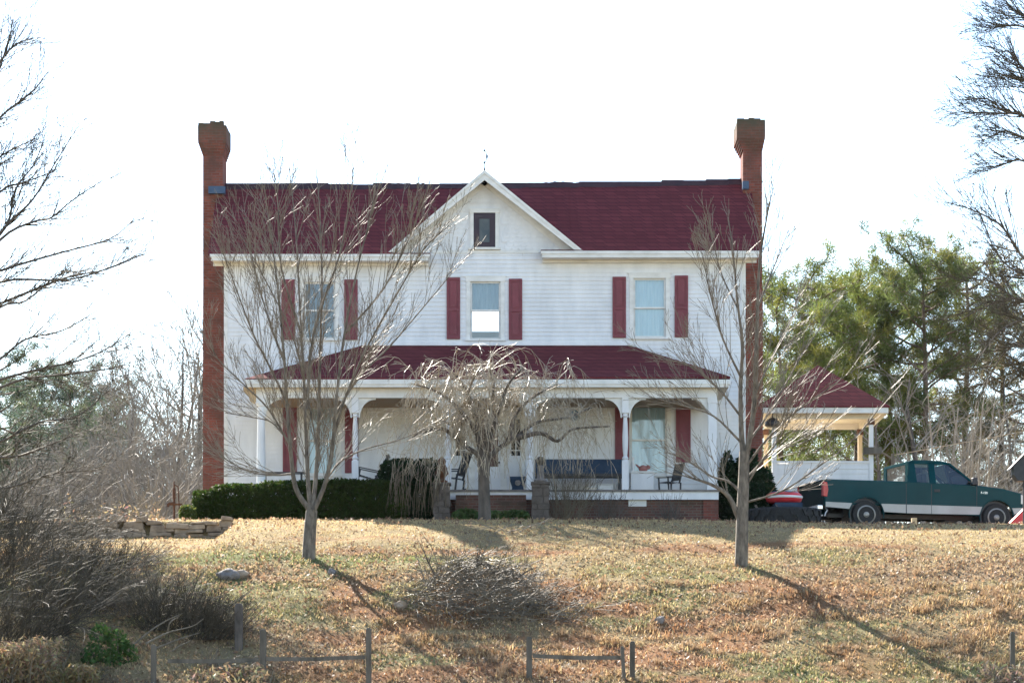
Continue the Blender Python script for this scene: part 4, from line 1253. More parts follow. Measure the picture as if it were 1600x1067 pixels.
# ------------------------------------------------------------------ left side: wall, iron post, far car
sw = MB(); rr = random.Random(11)
wy = -9.05
xx = X(60, wy)
while xx < X(350, wy) - .1:                                   # rough unsquared stones, stacked dry
    wd = rr.uniform(.16, .40)
    zb = gz(xx + wd / 2, wy - .3) - .06; top = zb + rr.uniform(.42, .60)
    while zb < top - .03:
        h = min(rr.uniform(.06, .17), top - zb + .03); sh = rr.uniform(-.07, .07); a_ = xx + sh; b_ = xx + wd + rr.uniform(-.05, .08) + sh
        j = rr.uniform(-.07, .05); t1, t2 = rr.uniform(-.02, .02), rr.uniform(-.02, .02)
        sw.prism([(a_ + .006, zb + .004), (b_ - .006, zb + .004 + t1), (b_ - rr.uniform(.006, .03), zb + h + t2), (a_ + rr.uniform(.006, .03), zb + h - t2)], 'y', wy + j, wy + .32)
        zb += h
    xx += wd
sw.build("stone_wall", M['stone'], bev=.018)
tag(bpy.data.objects["stone_wall"], "low dry-stacked wall of tan field stones at the left of the lawn", "wall")

iy = -4.6
c = (X(272, iy), iy, gz(X(272, iy), iy))
ip = thing("hand_pump", "rusty iron hand pump standing by the left end of the hedge", "pump", c)
m = MB().lathe([(.06, -.1), (.06, .06), (.028, .1), (.028, .55), (.042, .57), (.042, .78), (.02, .84), (.02, .95), (.01, 1.0)], c, 10); m.build("barrel", M['rust'], ip)
MB().tube([(c[0], c[1], c[2] + .45), (c[0] - .12, c[1] - .05, c[2] + .44), (c[0] - .16, c[1] - .06, c[2] + .36)], [.035, .03, .03], 7).build("spout", M['rust'], ip)
MB().tube([(c[0] + .02, c[1], c[2] + .9), (c[0] + .1, c[1], c[2] + .86), (c[0] + .13, c[1], c[2] + .3)], [.02, .018, .014], 6).build("handle", M['rust'], ip)
MB().box(c[0] - .18, c[0] + .2, c[1] - .05, c[1] + .05, c[2] + .40, c[2] + .44).build("bracket", M['rust'], ip)

# a car parked far behind the left thicket
cy = 16
cx = X(66, cy); cz = gz(cx, cy)
fc = thing("parked_car", "pale silver blue car parked far off behind the thicket at the left", "car", (cx, cy, cz))
prof = [(-2.1, .35), (2.1, .35), (2.15, .7), (1.9, .88), (1.0, .95), (.45, 1.36), (-.9, 1.42), (-1.6, 1.0), (-2.1, .9)]
zc0 = Z(829, cy) - cz - .35
zup = max(0, Z(800, cy) - (cz + 1.42))
m = MB().prism([(cx + a, cz + b + zup * 0) for a, b in prof], 'y', cy - .8, cy + .8); m.build("body", M['silver'], fc, bev=.08)
m = MB().prism([(cx + a, cz + b) for a, b in ((.95, .98), (.42, 1.32), (-.85, 1.37), (-1.45, 1.0))], 'y', cy - .815, cy - .801); m.build("window", M['bluepot'], fc)
for a in (-1.35, 1.35): MB().lathe([(.2, 0), (.32, 0), (.33, .1), (.32, .2), (.2, .2)], (cx + a, cy - .85, cz + .33), 20, 'y').build("wheel", M['tyre'], fc)

# rocks on the bank
def on_bank(px, py):
    """point of the bank seen at a photo pixel"""
    ys = np.linspace(-4.5, -27, 900)
    xs = (px - 800) * (ys + CAM_D) / FPX
    pz = HORIZON - FPX * (ground(xs, ys) - CAM_Z) / (ys + CAM_D)
    i = int(np.argmin(np.abs(pz - py)))
    return Vector((xs[i], ys[i], float(ground(xs[i], ys[i]))))
for px, py, sx, sz, lb in ((357, 902, .24, .13, "big rounded grey rock sunk in the grass below the stone wall"), (379, 900, .16, .10, "small brown stone touching the right side of the big grey rock"),
                           (519, 897, .10, .10, "pale grey stone in the grass below the left bare tree"), (1031, 972, .10, .10, "white stone lying on the bank by a green grass tuft"),
                           (625, 948, .13, .11, "grey stone beside the left end of the brush pile")):
    p = on_bank(px, py); rock("rock", p + Vector((0, 0, sz * .3)), sx, sx * .8, sz, px, lb, 'stone_grey' if sx > .2 or sx < .12 else 'stone')

# ------------------------------------------------------------------ fences along the foot of the bank
FY = -22.6
def fpost(fence, px, ptop, r=.06, lean=0, y=FY, square=True, mat='wood'):
    x = X(px, y); z0 = gz(x, y) - .3; zt = Z(ptop, y)
    m = MB()
    a = Vector((x, y, z0)); b = Vector((x + lean, y, zt))
    m.obox(a, b, r * 2, r * 2)
    m.obox(b - Vector((0, 0, .002)), b + Vector((0, 0, .02)), r * 1.5, r * 1.6)
    return m.build("post", M[mat], fence, bev=.012)
def frail(fence, pxa, pya, pxb, pyb, y=FY, w=.04, h=.075):
    a = P(pxa, pya, y - .08); b = P(pxb, pyb, y - .08); mid = (a + b) / 2 - Vector((0, 0, .02))
    m = MB().obox(a, mid, w, h).obox(mid, b, w, h)
    return m.build("rail", M['wood'], fence)
f1 = thing("rail_fence", "grey wooden fence stretch of three posts half hidden by the thicket at the lower left", "fence", (X(410, FY), FY, gz(X(410, FY), FY)))
fpost(f1, 240, 1008, .05); fpost(f1, 411, 984); fpost(f1, 576, 982, .052)
frail(f1, 262, 1032, 404, 1030); frail(f1, 416, 1029, 571, 1026)
f2 = thing("rail_fence", "short wooden fence stretch with a leaning paling at the bottom centre", "fence", (X(905, FY), FY, gz(X(905, FY), FY)))
fpost(f2, 827, 996, .055, 0, FY, True, 'wood'); fpost(f2, 988, 1003, .05); fpost(f2, 977, 1011, .035, -.06, FY - .16)
frail(f2, 832, 1024, 972, 1027)
f3 = thing("fence_post", "single thin fence post with a wire at the lower right corner", "post", (X(1582, FY), FY, gz(X(1582, FY), FY)))
fpost(f3, 1582, 988, .045)
wv = [P(1582 + 4 * i, 1015 + .1 * i * (10 - i), FY + .1 * i) for i in range(11)]
MB().tube([tuple(p) for p in wv], [.006] * 11, 4).build("wire", M['rust'], f3)
o = thing("fence_post", "dark charred fence post standing back from the fence, above the fallen pale branches", "post", (X(373, -20.8), -20.8, gz(X(373, -20.8), -20.8)))
fpost(o, 373, 944, .075, 0, -20.8, True, 'bark_dark')
o = thing("fence_post", "slim grey post among the brambles left of the green shrub", "post", (X(104, -20), -20, gz(X(104, -20), -20)))
fpost(o, 104, 948, .05, 0, -20)

# ------------------------------------------------------------------ bare trees near the house
def tree_root(name, label, cat, base, group=None): return thing(name, label, cat, tuple(base), group)
def lines(pxs, y0, rng, spread, t0=0.0):
    """photo-pixel way-points of one limb, drifting in depth as it rises"""
    k = rng.uniform(-spread, spread); n = len(pxs)
    return [P(px, py, y0 + k * (i / max(1, n - 1)) ** 1.2) for i, (px, py) in enumerate(pxs)]

S_UP = dict(rside=.0095, kids=(3.3, 3.6, 2.2), ratio=(.38, .66), ang=(.25, .62), gnarl=.055, trop=(.05, .05, .03), maxlvl=2, seg=.3, rmin=.0052)
rng = random.Random(21)
base = on_bank(483, 872); ty = base.y
t = tree_root("bare_tree", "multi-stemmed bare grey tree on the lawn left of the porch steps", "tree", base)
tk, tw = MB(), MB()
trunk = [P(482, 878, ty), P(483, 850, ty), P(485, 820, ty), P(487, 797, ty)]
tk.tube([tuple(p) for p in smooth_line(trunk)], [.15 - .002 * i for i in range(13)], 9)
tops = [([(486, 800), (463, 765), (455, 715), (449, 640), (444, 560), (436, 470), (424, 370), (412, 290)], .085, 24),
        ([(486, 800), (481, 745), (478, 680), (474, 580), (468, 470), (462, 360), (452, 262)], .075, 24),
        ([(488, 798), (494, 740), (498, 660), (500, 560), (503, 450), (500, 340), (494, 262)], .075, 24),
        ([(489, 800), (508, 755), (519, 700), (526, 620), (537, 530), (556, 430), (578, 340), (590, 270)], .075, 26),
        ([(519, 690), (540, 620), (575, 540), (620, 460), (662, 390), (702, 352)], .045, 22),
        ([(512, 745), (536, 718), (575, 700), (620, 688), (660, 672), (712, 655)], .032, 7),
        ([(523, 650), (560, 590), (610, 540), (670, 470), (712, 420)], .038, 18),
        ([(452, 690), (425, 660), (395, 652), (352, 645)], .03, 12),
        ([(456, 740), (425, 742), (385, 735), (345, 712)], .035, 14),
        ([(449, 630), (425, 580), (395, 520), (365, 440), (345, 385)], .04, 20),
        ([(446, 570), (420, 500), (398, 420), (382, 340)], .035, 18),
        ([(455, 700), (420, 640), (380, 600), (340, 560), (325, 520)], .032, 16),
        ([(480, 640), (490, 520), (530, 400), (548, 300), (552, 262)], .045, 20),
        ([(470, 520), (440, 420), (435, 330), (428, 270)], .035, 16),
        ([(540, 520), (600, 450), (640, 370), (660, 320)], .035, 18),
        ([(500, 720), (478, 610), (455, 520), (405, 420), (372, 360)], .035, 16)]
for pts, r, k in tops:
    stem(tk, tw, lines(pts, ty, rng, 1.6), r * .78, .008, S_UP, rng, int(k * 1.6), 1.65, bias=(0, 0, .3), start=.12)
tk.build("trunk", M['bark_grey'], t, smooth=True); tw.build("crown", M['twig'], t)

rng = random.Random(5)
base = on_bank(1159, 884); ty = base.y
t = tree_root("bare_tree", "bare tree with a straight forked trunk in front of the right end of the porch", "tree", base)
tk, tw = MB(), MB()
tk.tube([tuple(p) for p in smooth_line([P(1158, 890, ty), P(1159, 850, ty), P(1160, 800, ty), P(1162, 750, ty), P(1163, 705, ty)])], [.15 - .0025 * i for i in range(17)], 9)
S_R = dict(S_UP); S_R['trop'] = (.05, .05, .04)
tops = [([(1162, 720), (1158, 670), (1157, 600), (1160, 540), (1152, 470), (1146, 400), (1138, 340)], .085, 24),
        ([(1164, 720), (1175, 660), (1181, 590), (1183, 500), (1187, 410), (1200, 330), (1207, 300)], .085, 30),
        ([(1157, 815), (1138, 775), (1112, 757), (1085, 748), (1058, 740)], .085, 14),
        ([(1159, 770), (1138, 752), (1112, 744), (1075, 720), (1040, 705)], .045, 12),
        ([(1164, 785), (1200, 775), (1235, 760), (1280, 728), (1330, 690), (1372, 640), (1400, 590)], .03, 15),
        ([(1165, 730), (1195, 690), (1235, 650), (1290, 610), (1345, 570)], .036, 16),
        ([(1170, 690), (1205, 640), (1250, 560), (1290, 500)], .035, 24),
        ([(1178, 620), (1205, 560), (1235, 500), (1252, 440)], .032, 22),
        ([(1157, 650), (1125, 610), (1085, 575), (1040, 560), (1000, 545)], .034, 20),
        ([(1157, 690), (1115, 650), (1070, 635), (1015, 620)], .034, 18),
        ([(1158, 590), (1130, 530), (1110, 460), (1098, 400)], .034, 20),
        ([(1152, 480), (1128, 430), (1112, 370)], .026, 14),
        ([(1184, 480), (1212, 410), (1232, 360)], .026, 16),
        ([(1163, 750), (1210, 705), (1260, 690), (1310, 650)], .028, 11),
        ([(1165, 760), (1190, 720), (1215, 690), (1240, 640)], .03, 13)]
for pts, r, k in tops:
    stem(tk, tw, lines(pts, ty, rng, 1.4), r * .85, .008, S_R, rng, int(k * 1.3), 1.35, bias=(.1, 0, .25), start=.15)
tk.build("trunk", M['bark_grey'], t, smooth=True); tw.build("crown", M['twig'], t)

# the weeping cherry in front of the doors
rng = random.Random(9)
wy_ = -7.0
base = Vector((X(757, wy_), wy_, gz(X(757, wy_), wy_)))
t = tree_root("weeping_tree", "small bare weeping tree with an umbrella of hanging twigs before the front doors", "tree", base)
tk, tw = MB(), MB()
tk.tube([tuple(p) for p in smooth_line([base - Vector((0, 0, .2)), P(757, 790, wy_), P(756, 750, wy_), P(757, 716, wy_)])], [.2, .18, .165, .16, .155, .15, .148, .145, .145, .145, .15, .155, .15], 10)
limbs = [[(755, 718), (740, 704), (722, 692), (712, 668), (690, 655)], [(755, 716), (748, 690), (745, 650), (730, 610), (712, 585)],
         [(759, 716), (766, 680), (778, 640), (790, 605), (810, 580)], [(760, 718), (778, 700), (800, 685), (830, 662), (870, 655), (905, 640)],
         [(800, 686), (835, 678), (858, 690), (880, 672), (930, 668)], [(757, 716), (762, 660), (770, 610), (762, 575)],
         [(728, 696), (700, 672), (668, 678), (650, 690)], [(748, 680), (720, 640), (690, 615), (660, 605)],
         [(790, 692), (800, 650), (830, 620), (862, 605)], [(745, 655), (735, 615), (750, 580)]]
def weep(p, az, rise, out, drop, r, rng):
    """an arching twig: up and out, then hanging"""
    n = 7; pts = []; 
    ca, sa = math.cos(az), math.sin(az); wob = rng.uniform(-.25, .25)
    for i in range(n + 1):
        t = i / n
        o = out * (1 - (1 - t) ** 1.7)
        z = rise * math.sin(min(1, t * 1.9) * math.pi / 2) - drop * max(0, t - .35) ** 1.5 * 1.9
        pts.append((p.x + o * ca + wob * t * t * -sa + rng.gauss(0, .02), p.y + o * sa + wob * t * t * ca + rng.gauss(0, .02), p.z + z + rng.gauss(0, .015)))
    tw.tube(pts, [max(.0045, r * (1 - .75 * i / n)) for i in range(n + 1)], 3)
    return pts
S_W = dict(kids=(5, 3), ratio=(.3, .5), ang=(.3, .8), gnarl=.12, trop=(-.12, -.16), maxlvl=1, seg=.14, rmin=.0055)
for pts in limbs:
    pts = [(757 + (a - 757) * 1.13, 716 + (b - 716) * 1.04) for a, b in pts]
    ln = smooth_line(lines(pts, wy_, rng, 1.5), 4)
    n = len(ln); tk.tube([tuple(p) for p in ln], [.075 - .055 * (i / (n - 1)) ** .7 for i in range(n)], 7)
    for _ in range(34):
        i = int(rng.uniform(.3, 1) * (n - 1)); p = ln[i]
        az = rng.uniform(0, 6.283)
        q = weep(p, az, rng.uniform(.1, .75), rng.uniform(.3, 1.35), rng.uniform(.25, 1.9) * rng.uniform(.5, 1), rng.uniform(.0055, .009), rng)
        for _k in range(3):
            j = rng.randrange(2, 7); p0 = Vector(q[j]); d = (Vector(q[j + 1 if j < 7 else 7]) - p0)
            if d.length > 1e-4:
                d = (d.normalized() + Vector((rng.gauss(0, .5), rng.gauss(0, .5), rng.gauss(0, .35)))).normalized()
                twigs(tw, p0, d, rng.uniform(.3, .8), .007, 0, S_W, rng)
for _ in range(45):                                          # long streamers nearly to the ground
    a = rng.uniform(0, 6.283); rr_ = rng.uniform(.9, 2.3)
    p = Vector((base.x + rr_ * math.cos(a), base.y + rr_ * .8 * math.sin(a), base.z + rng.uniform(1.9, 3.0)))
    L = rng.uniform(.7, 1.7); pts = [(p.x + .05 * math.sin(k * 1.3 + a), p.y, p.z - L * k / 6) for k in range(7)]
    tw.tube(pts, [.006] * 7, 3)
tk.build("trunk", M['bark_dark'], t, smooth=True); tw.build("crown", M['twig_pale'], t)

# big tree reaching in from the left
S_D = dict(rside=.02, kids=(2.8, 3.6, 2.2), ratio=(.35, .62), ang=(.35, .9), gnarl=.08, trop=(.05, .06, .04), maxlvl=2, seg=.32, rmin=.0065)
rng = random.Random(31)
ly = -11.0
bx_ = X(-150, ly); base = Vector((bx_, ly, gz(bx_, ly)))
t = tree_root("bare_tree", "big dark bare tree whose boughs reach into view from the left edge", "tree", base)
tk, tw = MB(), MB()
tk.tube([tuple(p) for p in smooth_line([base - Vector((0, 0, .3)), P(-146, 700, ly), P(-140, 520, ly), P(-128, 330, ly), P(-120, 120, ly), P(-105, -60, ly)])], [.33 - .013 * i for i in range(21)], 10)
limbs = [[(-140, 560), (-70, 470), (0, 375), (51, 347), (79, 341), (112, 314), (160, 282)], [(-140, 520), (-60, 430), (8, 356), (24, 296), (51, 260), (70, 218)],
         [(-140, 500), (-50, 420), (12, 350), (51, 312), (83, 260), (118, 204)], [(-140, 560), (-60, 450), (10, 420), (98, 394), (170, 374), (208, 345)],
         [(-138, 540), (-60, 500), (60, 450), (110, 432), (169, 420), (234, 393)], [(-132, 420), (-60, 300), (0, 245), (57, 216)],
         [(-130, 400), (-60, 260), (0, 184), (48, 146), (76, 112)], [(-125, 260), (-70, 180), (0, 96), (24, 70), (50, 60)],
         [(-142, 600), (-60, 500), (0, 441), (98, 438), (157, 424), (214, 400)], [(-142, 640), (-50, 590), (0, 561), (40, 530), (98, 516), (157, 482)],
         [(-142, 680), (-60, 620), (0, 593), (79, 573), (118, 565), (165, 546), (205, 520)], [(-142, 700), (-60, 640), (24, 596), (98, 585), (165, 577), (195, 570)],
         [(-143, 740), (-60, 700), (0, 690), (60, 660), (120, 650), (170, 610)], [(-143, 760), (-40, 720), (30, 712), (90, 690), (140, 670)],
         [(-138, 480), (-60, 380), (0, 300), (40, 285), (90, 265)], [(-144, 780), (-60, 770), (20, 760), (80, 740), (150, 735)],
         [(-141, 620), (-60, 540), (0, 480), (40, 470), (90, 430), (120, 425)], [(-128, 330), (-60, 220), (-10, 130), (14, 60), (20, 30)]]
for pts in limbs:
    stem(tk, tw, lines(pts, ly, rng, 1.3), .05, .009, S_D, rng, 30, 1.5, start=.35, bias=(.2, 0, .15))
tk.build("trunk", M['bark_dark'], t, smooth=True); tw.build("crown", M['twig_dark'], t)

# bare tree entering from the right edge, beyond the pickup
rng = random.Random(41)
ry = 14.0
S_F = dict(rside=.022, kids=(3.0, 4.6, 2.6), ratio=(.35, .6), ang=(.3, .8), gnarl=.08, trop=(.05, .05, .03), maxlvl=2, seg=.34, rmin=.0075)
bx_ = X(1700, ry); base = Vector((bx_, ry, -.4))
t = tree_root("bare_tree", "tall bare tree whose boughs reach into view from the right edge above the pines", "tree", base)
tk, tw = MB(), MB()
tk.tube([tuple(p) for p in smooth_line([base, P(1698, 600, ry), P(1690, 420, ry), P(1682, 220, ry), P(1676, 40, ry), P(1670, -90, ry)])], [.36 - .014 * i for i in range(21)], 10)
limbs = [[(1685, 260), (1640, 210), (1600, 181), (1568, 173), (1542, 155), (1492, 157)], [(1688, 300), (1640, 250), (1600, 182), (1570, 178), (1530, 176), (1500, 176)],
         [(1680, 130), (1640, 70), (1600, 43), (1570, 40), (1553, 40)], [(1678, 90), (1640, 40), (1590, 20), (1570, 5)],
         [(1686, 340), (1640, 290), (1600, 252), (1570, 256), (1545, 264)], [(1690, 460), (1640, 420), (1600, 404), (1568, 357), (1542, 339), (1510, 325), (1476, 316)],
         [(1690, 480), (1640, 440), (1600, 430), (1560, 400), (1530, 330)], [(1692, 500), (1640, 470), (1590, 470), (1550, 440), (1500, 440)],
         [(1694, 560), (1640, 520), (1600, 500), (1560, 520), (1530, 560)], [(1694, 540), (1640, 500), (1600, 470), (1560, 470), (1500, 500)],
         [(1683, 210), (1640, 150), (1600, 110), (1575, 80), (1560, 90)], [(1687, 320), (1640, 230), (1600, 215), (1570, 205), (1545, 215)],
         [(1686, 280), (1650, 200), (1610, 140), (1590, 120), (1560, 120)], [(1694, 600), (1640, 560), (1600, 540), (1570, 550), (1540, 600)]]
for pts in limbs:
    stem(tk, tw, lines(pts, ry, rng, 1.5), .065, .013, S_F, rng, 36, 1.9, start=.35, bias=(-.25, 0, .1))
tk.build("trunk", M['bark_dark'], t, smooth=True); tw.build("crown", M['twig_dark'], t)

# ------------------------------------------------------------------ evergreens and shrubs by the porch
nrg = np.random.default_rng(4)
def shrub(name, label, cat, base, boxes, n, size, col, rng, stems=6, mat='leaf', group=None, core=True, vary=.5):
    """foliage: leaves spread through rounded boxes (cx,cy,cz,rx,ry,rz,power); a few stems inside"""
    t = thing(name, label, cat, tuple(base), group)
    pts = []
    tot = sum(b[3] * b[4] * b[5] for b in boxes)
    for (cx, cy, cz, rx, ry_, rz, pw) in boxes:
        k = int(n * rx * ry_ * rz / tot)
        u = rng.normal(size=(k, 3)); u /= (np.abs(u) ** pw).sum(1)[:, None] ** (1 / pw)
        rad = 1 - np.abs(rng.normal(0, .12, size=(k, 1))) - .22 * (rng.random((k, 1)) < .35)
        lump = 1 + .12 * (fbm(u[:, 0] * rx * 2.2 + cx, u[:, 2] * rz * 2.2 + cy + u[:, 1], 12) - .5)[:, None] * 2
        pts.append(np.array((cx, cy, cz)) + u * rad * lump * np.array((rx, ry_, rz)))
    C = np.concatenate(pts)
    tone = (1 - vary / 2 + vary * rng.random((len(C), 1)))
    cols = np.array(col) * tone * (1 + .25 * rng.normal(size=(len(C), 3)) * np.array((.5, .25, .3)))
    V, F, cc = leaf_quads(C, size * (.6 + .7 * rng.random(len(C))), rng, np.clip(cols, .004, 1), .5)
    big_mesh("foliage", V, F, M[mat], cc, t)
    sm = MB(); r = random.Random(int(abs(base[0]) * 100))
    for _ in range(stems):
        b = boxes[r.randrange(len(boxes))]
        p0 = Vector((b[0] + r.uniform(-.4, .4) * b[3], b[1] + r.uniform(-.3, .3) * b[4], base[2] - .05)); p1 = Vector((b[0] + r.uniform(-.7, .7) * b[3], b[1] + r.uniform(-.5, .5) * b[4], b[2] + b[5] * .6))
        sm.tube([tuple(p0), tuple(p0.lerp(p1, .5) + Vector((r.uniform(-.05, .05), 0, 0))), tuple(p1)], [.03, .02, .008], 5)
    sm.build("stems", M['bark_dark'], t)
    return t
hy = -3.75; z0 = -.3
def bx(pxa, pxb, ptop, y, pw=6, depth=.45, zb=z0):
    x0, x1 = X(pxa, y), X(pxb, y); zt = Z(ptop, y)
    return ((x0 + x1) / 2, y, (zt + zb) / 2, (x1 - x0) / 2, depth, (zt - zb) / 2, pw)
shrub("clipped_hedge", "long low clipped evergreen hedge along the left half of the porch", "hedge", (X(450, hy), hy, z0),
      [bx(303, 345, 766, hy), bx(330, 420, 756, hy), bx(400, 500, 752, hy), bx(480, 580, 750, hy), bx(560, 640, 751, hy)], 36000, .052, (.036, .058, .012), nrg, 14)
hy2 = -3.5
shrub("tall_evergreen", "tall dark evergreen shrub rising at the right end of the clipped hedge", "shrub", (X(640, hy2), hy2, z0),
      [bx(592, 655, 716, hy2, 4, .5), bx(635, 694, 718, hy2, 4, .5)], 11000, .06, (.016, .034, .013), nrg, 8)
hy3 = -.5
shrub("spreading_evergreen", "wide dark evergreen bush against the right corner of the house behind the bare tree", "shrub", (X(1168, hy3), hy3, z0),
      [bx(1122, 1150, 706, hy3, 2.2, .5), bx(1140, 1176, 716, hy3 + .1, 2.2, .5), bx(1165, 1190, 702, hy3, 2, .4), bx(1176, 1212, 728, hy3 - .1, 2.2, .5), bx(1190, 1224, 762, hy3 - .3, 2.2, .5), bx(1124, 1205, 755, hy3 - .2, 3, .8)], 12000, .07, (.016, .034, .013), nrg, 8)
shrub("ivy_clump", "low tuft of green leaves at the left end of the hedge by the iron pump", "plant", (X(292, -4.4), -4.4, z0), [bx(280, 306, 790, -4.4, 2.5, .3, -.35)], 700, .06, (.09, .12, .03), nrg, 3)
shrub("green_groundcover", "bright leafy green plants at the foot of the porch steps between the gateposts", "plant", (X(745, -4.3), -4.3, z0),
      [bx(706, 748, 796, -4.3, 2.5, .3, -.4), bx(738, 790, 799, -4.3, 2.5, .3, -.4), bx(780, 828, 797, -4.3, 2.5, .3, -.4)], 2400, .07, (.085, .13, .045), nrg, 5)
# leafless shrubs: canes from one root
def canes(name, label, cat, base, n, h, spread, mat, seed, lean=(0, 0), S=None, rr0=.010, droop=0.0, group=None, kids=2):
    t = thing(name, label, cat, tuple(base), group)
    r = random.Random(seed); m = MB()
    SS = S or dict(kids=(kids, 1.6), ratio=(.35, .6), ang=(.3, .8), gnarl=.10, trop=(.04, .02), maxlvl=1, seg=.16, rmin=.0055)
    for _ in range(n):
        a = r.uniform(0, 6.283); q = r.random() ** .5
        p = Vector((base[0] + q * spread[0] * .6 * math.cos(a), base[1] + q * spread[1] * .6 * math.sin(a), base[2] - .05))
        d = Vector((lean[0] + r.gauss(0, .35) + .5 * q * math.cos(a) * spread[0] / max(h, .1), lean[1] + r.gauss(0, .35) + .5 * q * math.sin(a) * spread[1] / max(h, .1), 1)).normalized()
        s2 = dict(SS); s2['trop'] = (SS['trop'][0] - droop, SS['trop'][1] - droop)
        twigs(m, p, d, h * r.uniform(.5, 1.15), rr0 * r.uniform(.7, 1.3), 0, s2, r)
    m.build("canes", M[mat], t)
    return t
for px, w, top, y, lb, sd in ((886, .8, 728, -3.6, "leafless brown shrub right of the gatepost with the dark ball", 3), (952, .5, 765, -3.4, "small dark leafless shrub below the middle of the navy bench", 4),
                          (1046, .35, 770, -3.3, "sparse leafless sprigs against the porch foundation near its right pier", 6)):
    canes("leafless_shrub", lb, "shrub", (X(px, y), y, z0), int(90 * w) + 20, Z(top, y) - z0, (w, .35), 'bark_dark' if sd != 3 else 'twig_far', sd, rr0=.009)
# vine-like bare canes hanging over the tall evergreen
r = random.Random(77); m = MB()
hv = thing("hanging_vine", "pale bare vines trailing over the front of the tall evergreen shrub", "vine", (X(640, -4.1), -4.1, -.3))
for _ in range(70):
    x0 = X(r.uniform(612, 692), -4.1); zt = Z(r.uniform(720, 750), -4.1); L = zt + .25 - r.uniform(0, .35); dx = -r.uniform(0, .35) * (1 if r.random() < .7 else -.6)
    pts = [(x0 + dx * (k / 6) ** .6 + r.gauss(0, .012), -4.08 - .14 * math.sin(k / 6 * 3) + r.gauss(0, .02), zt - L * (k / 6) ** 1.3) for k in range(7)]
    m.tube(pts, [.009, .008, .007, .007, .006, .006, .005], 3)
m.build("canes", M['twig_far'], hv)

# ------------------------------------------------------------------ brush pile and brambles
def pile(name, label, base, rx, ry_, h, n, mat, seed, big=4, L=(.5, 1.6)):
    t = thing(name, label, "brush pile", tuple(base)); r = random.Random(seed); m = MB()
    S = dict(kids=(3, 2), ratio=(.3, .6), ang=(.3, .9), gnarl=.12, trop=(0, 0), maxlvl=1, seg=.2, rmin=.006)
    for _ in range(n):
        a = r.uniform(0, 6.283); q = r.random() ** .6
        x = base[0] + q * rx * math.cos(a); y = base[1] + q * ry_ * math.sin(a)
        top = h * (1 - q ** 2.2)
        p = Vector((x, y, gz(x, y) + r.uniform(0, max(.05, top))))
        d = Vector((r.gauss(.25, .8), r.gauss(0, .6), r.gauss(.08, .3))).normalized()
        twigs(m, p, d, r.uniform(*L), r.uniform(.006, .012), 0, S, r)
    m.build("twigs", M[mat], t)
    for _ in range(big):
        m2 = MB()
        a = r.uniform(0, 6.283); x = base[0] + rx * .6 * math.cos(a); y = base[1] + ry_ * .5 * math.sin(a)
        p = Vector((x, y, gz(x, y) + r.uniform(.15, h * .7))); d = Vector((r.gauss(.1, .8), r.gauss(0, .4), r.uniform(.1, .6))).normalized()
        twigs(m2, p, d, r.uniform(.5, 1.2), .022, 0, S, r)
        m2.build("branch", M['bark_dark'], t)
    return t
b = on_bank(750, 965)
pile("brush_pile", "big grey heap of cut brush lying on the middle of the bank", (b.x - .1, b.y + .9, b.z), 1.45, 1.3, .95, 1000, 'twig_far', 51, 9, (.3, .9))
b = on_bank(860, 962)
pile("brush_pile", "thin scatter of cut twigs at the right foot of the big brush heap", (b.x, b.y, b.z), .9, .8, .25, 70, 'twig_far', 52, 0, (.4, 1.1))
b = on_bank(785, 836)
pile("brush_pile", "few pale fallen branches lying below the right gatepost", (b.x, b.y, b.z), .45, .4, .22, 16, 'twig', 53, 0, (.5, 1.0))

# bramble thicket, lower left
S_B = dict(kids=(2.6, 2.2), ratio=(.3, .55), ang=(.3, .9), gnarl=.10, trop=(-.03, -.06), maxlvl=1, seg=.22, rmin=.0055)
TH = [(18, 1000, -21.0, 1.4, 2.2, 210, 'twig_dark', "tall dense dark bramble at the left edge behind the straw weeds"),
      (110, 960, -18.5, 1.3, 1.7, 210, 'twig_dark', "dark bramble mound around the slim grey post"),
      (60, 900, -15.0, 1.4, 1.7, 180, 'twig_far', "brown bramble rising below the distant pale car"),
      (180, 900, -15.2, 1.3, .75, 150, 'twig_dark', "low bramble directly in front of the stone wall"),
      (215, 960, -18.6, 1.2, 1.05, 170, 'twig_far', "brownish bramble above the green leafy shrub"),
      (275, 990, -19.6, 1.2, 1.15, 260, 'twig_dark', "dark bramble mound left of the charred fence post"),
      (330, 1010, -20.2, .95, .95, 230, 'twig_dark', "low bramble beneath the charred fence post"),
      (-40, 930, -17, 1.5, 2.8, 150, 'twig_dark', "tallest bramble thicket cut off by the left edge of the view"),
      (340, 1060, -22.2, .6, .6, 70, 'twig_far', "small tangle of stalks under the left fence rail")]
for k, (px, py, y, w, h, n, mt, lb) in enumerate(TH):
    x = X(px, y); canes("bramble", lb, "bramble", (x, y, gz(x, y)), n, h, (w, w * .8), mt, 200 + k, lean=(.35, 0), S=S_B, rr0=.0085, droop=.02)
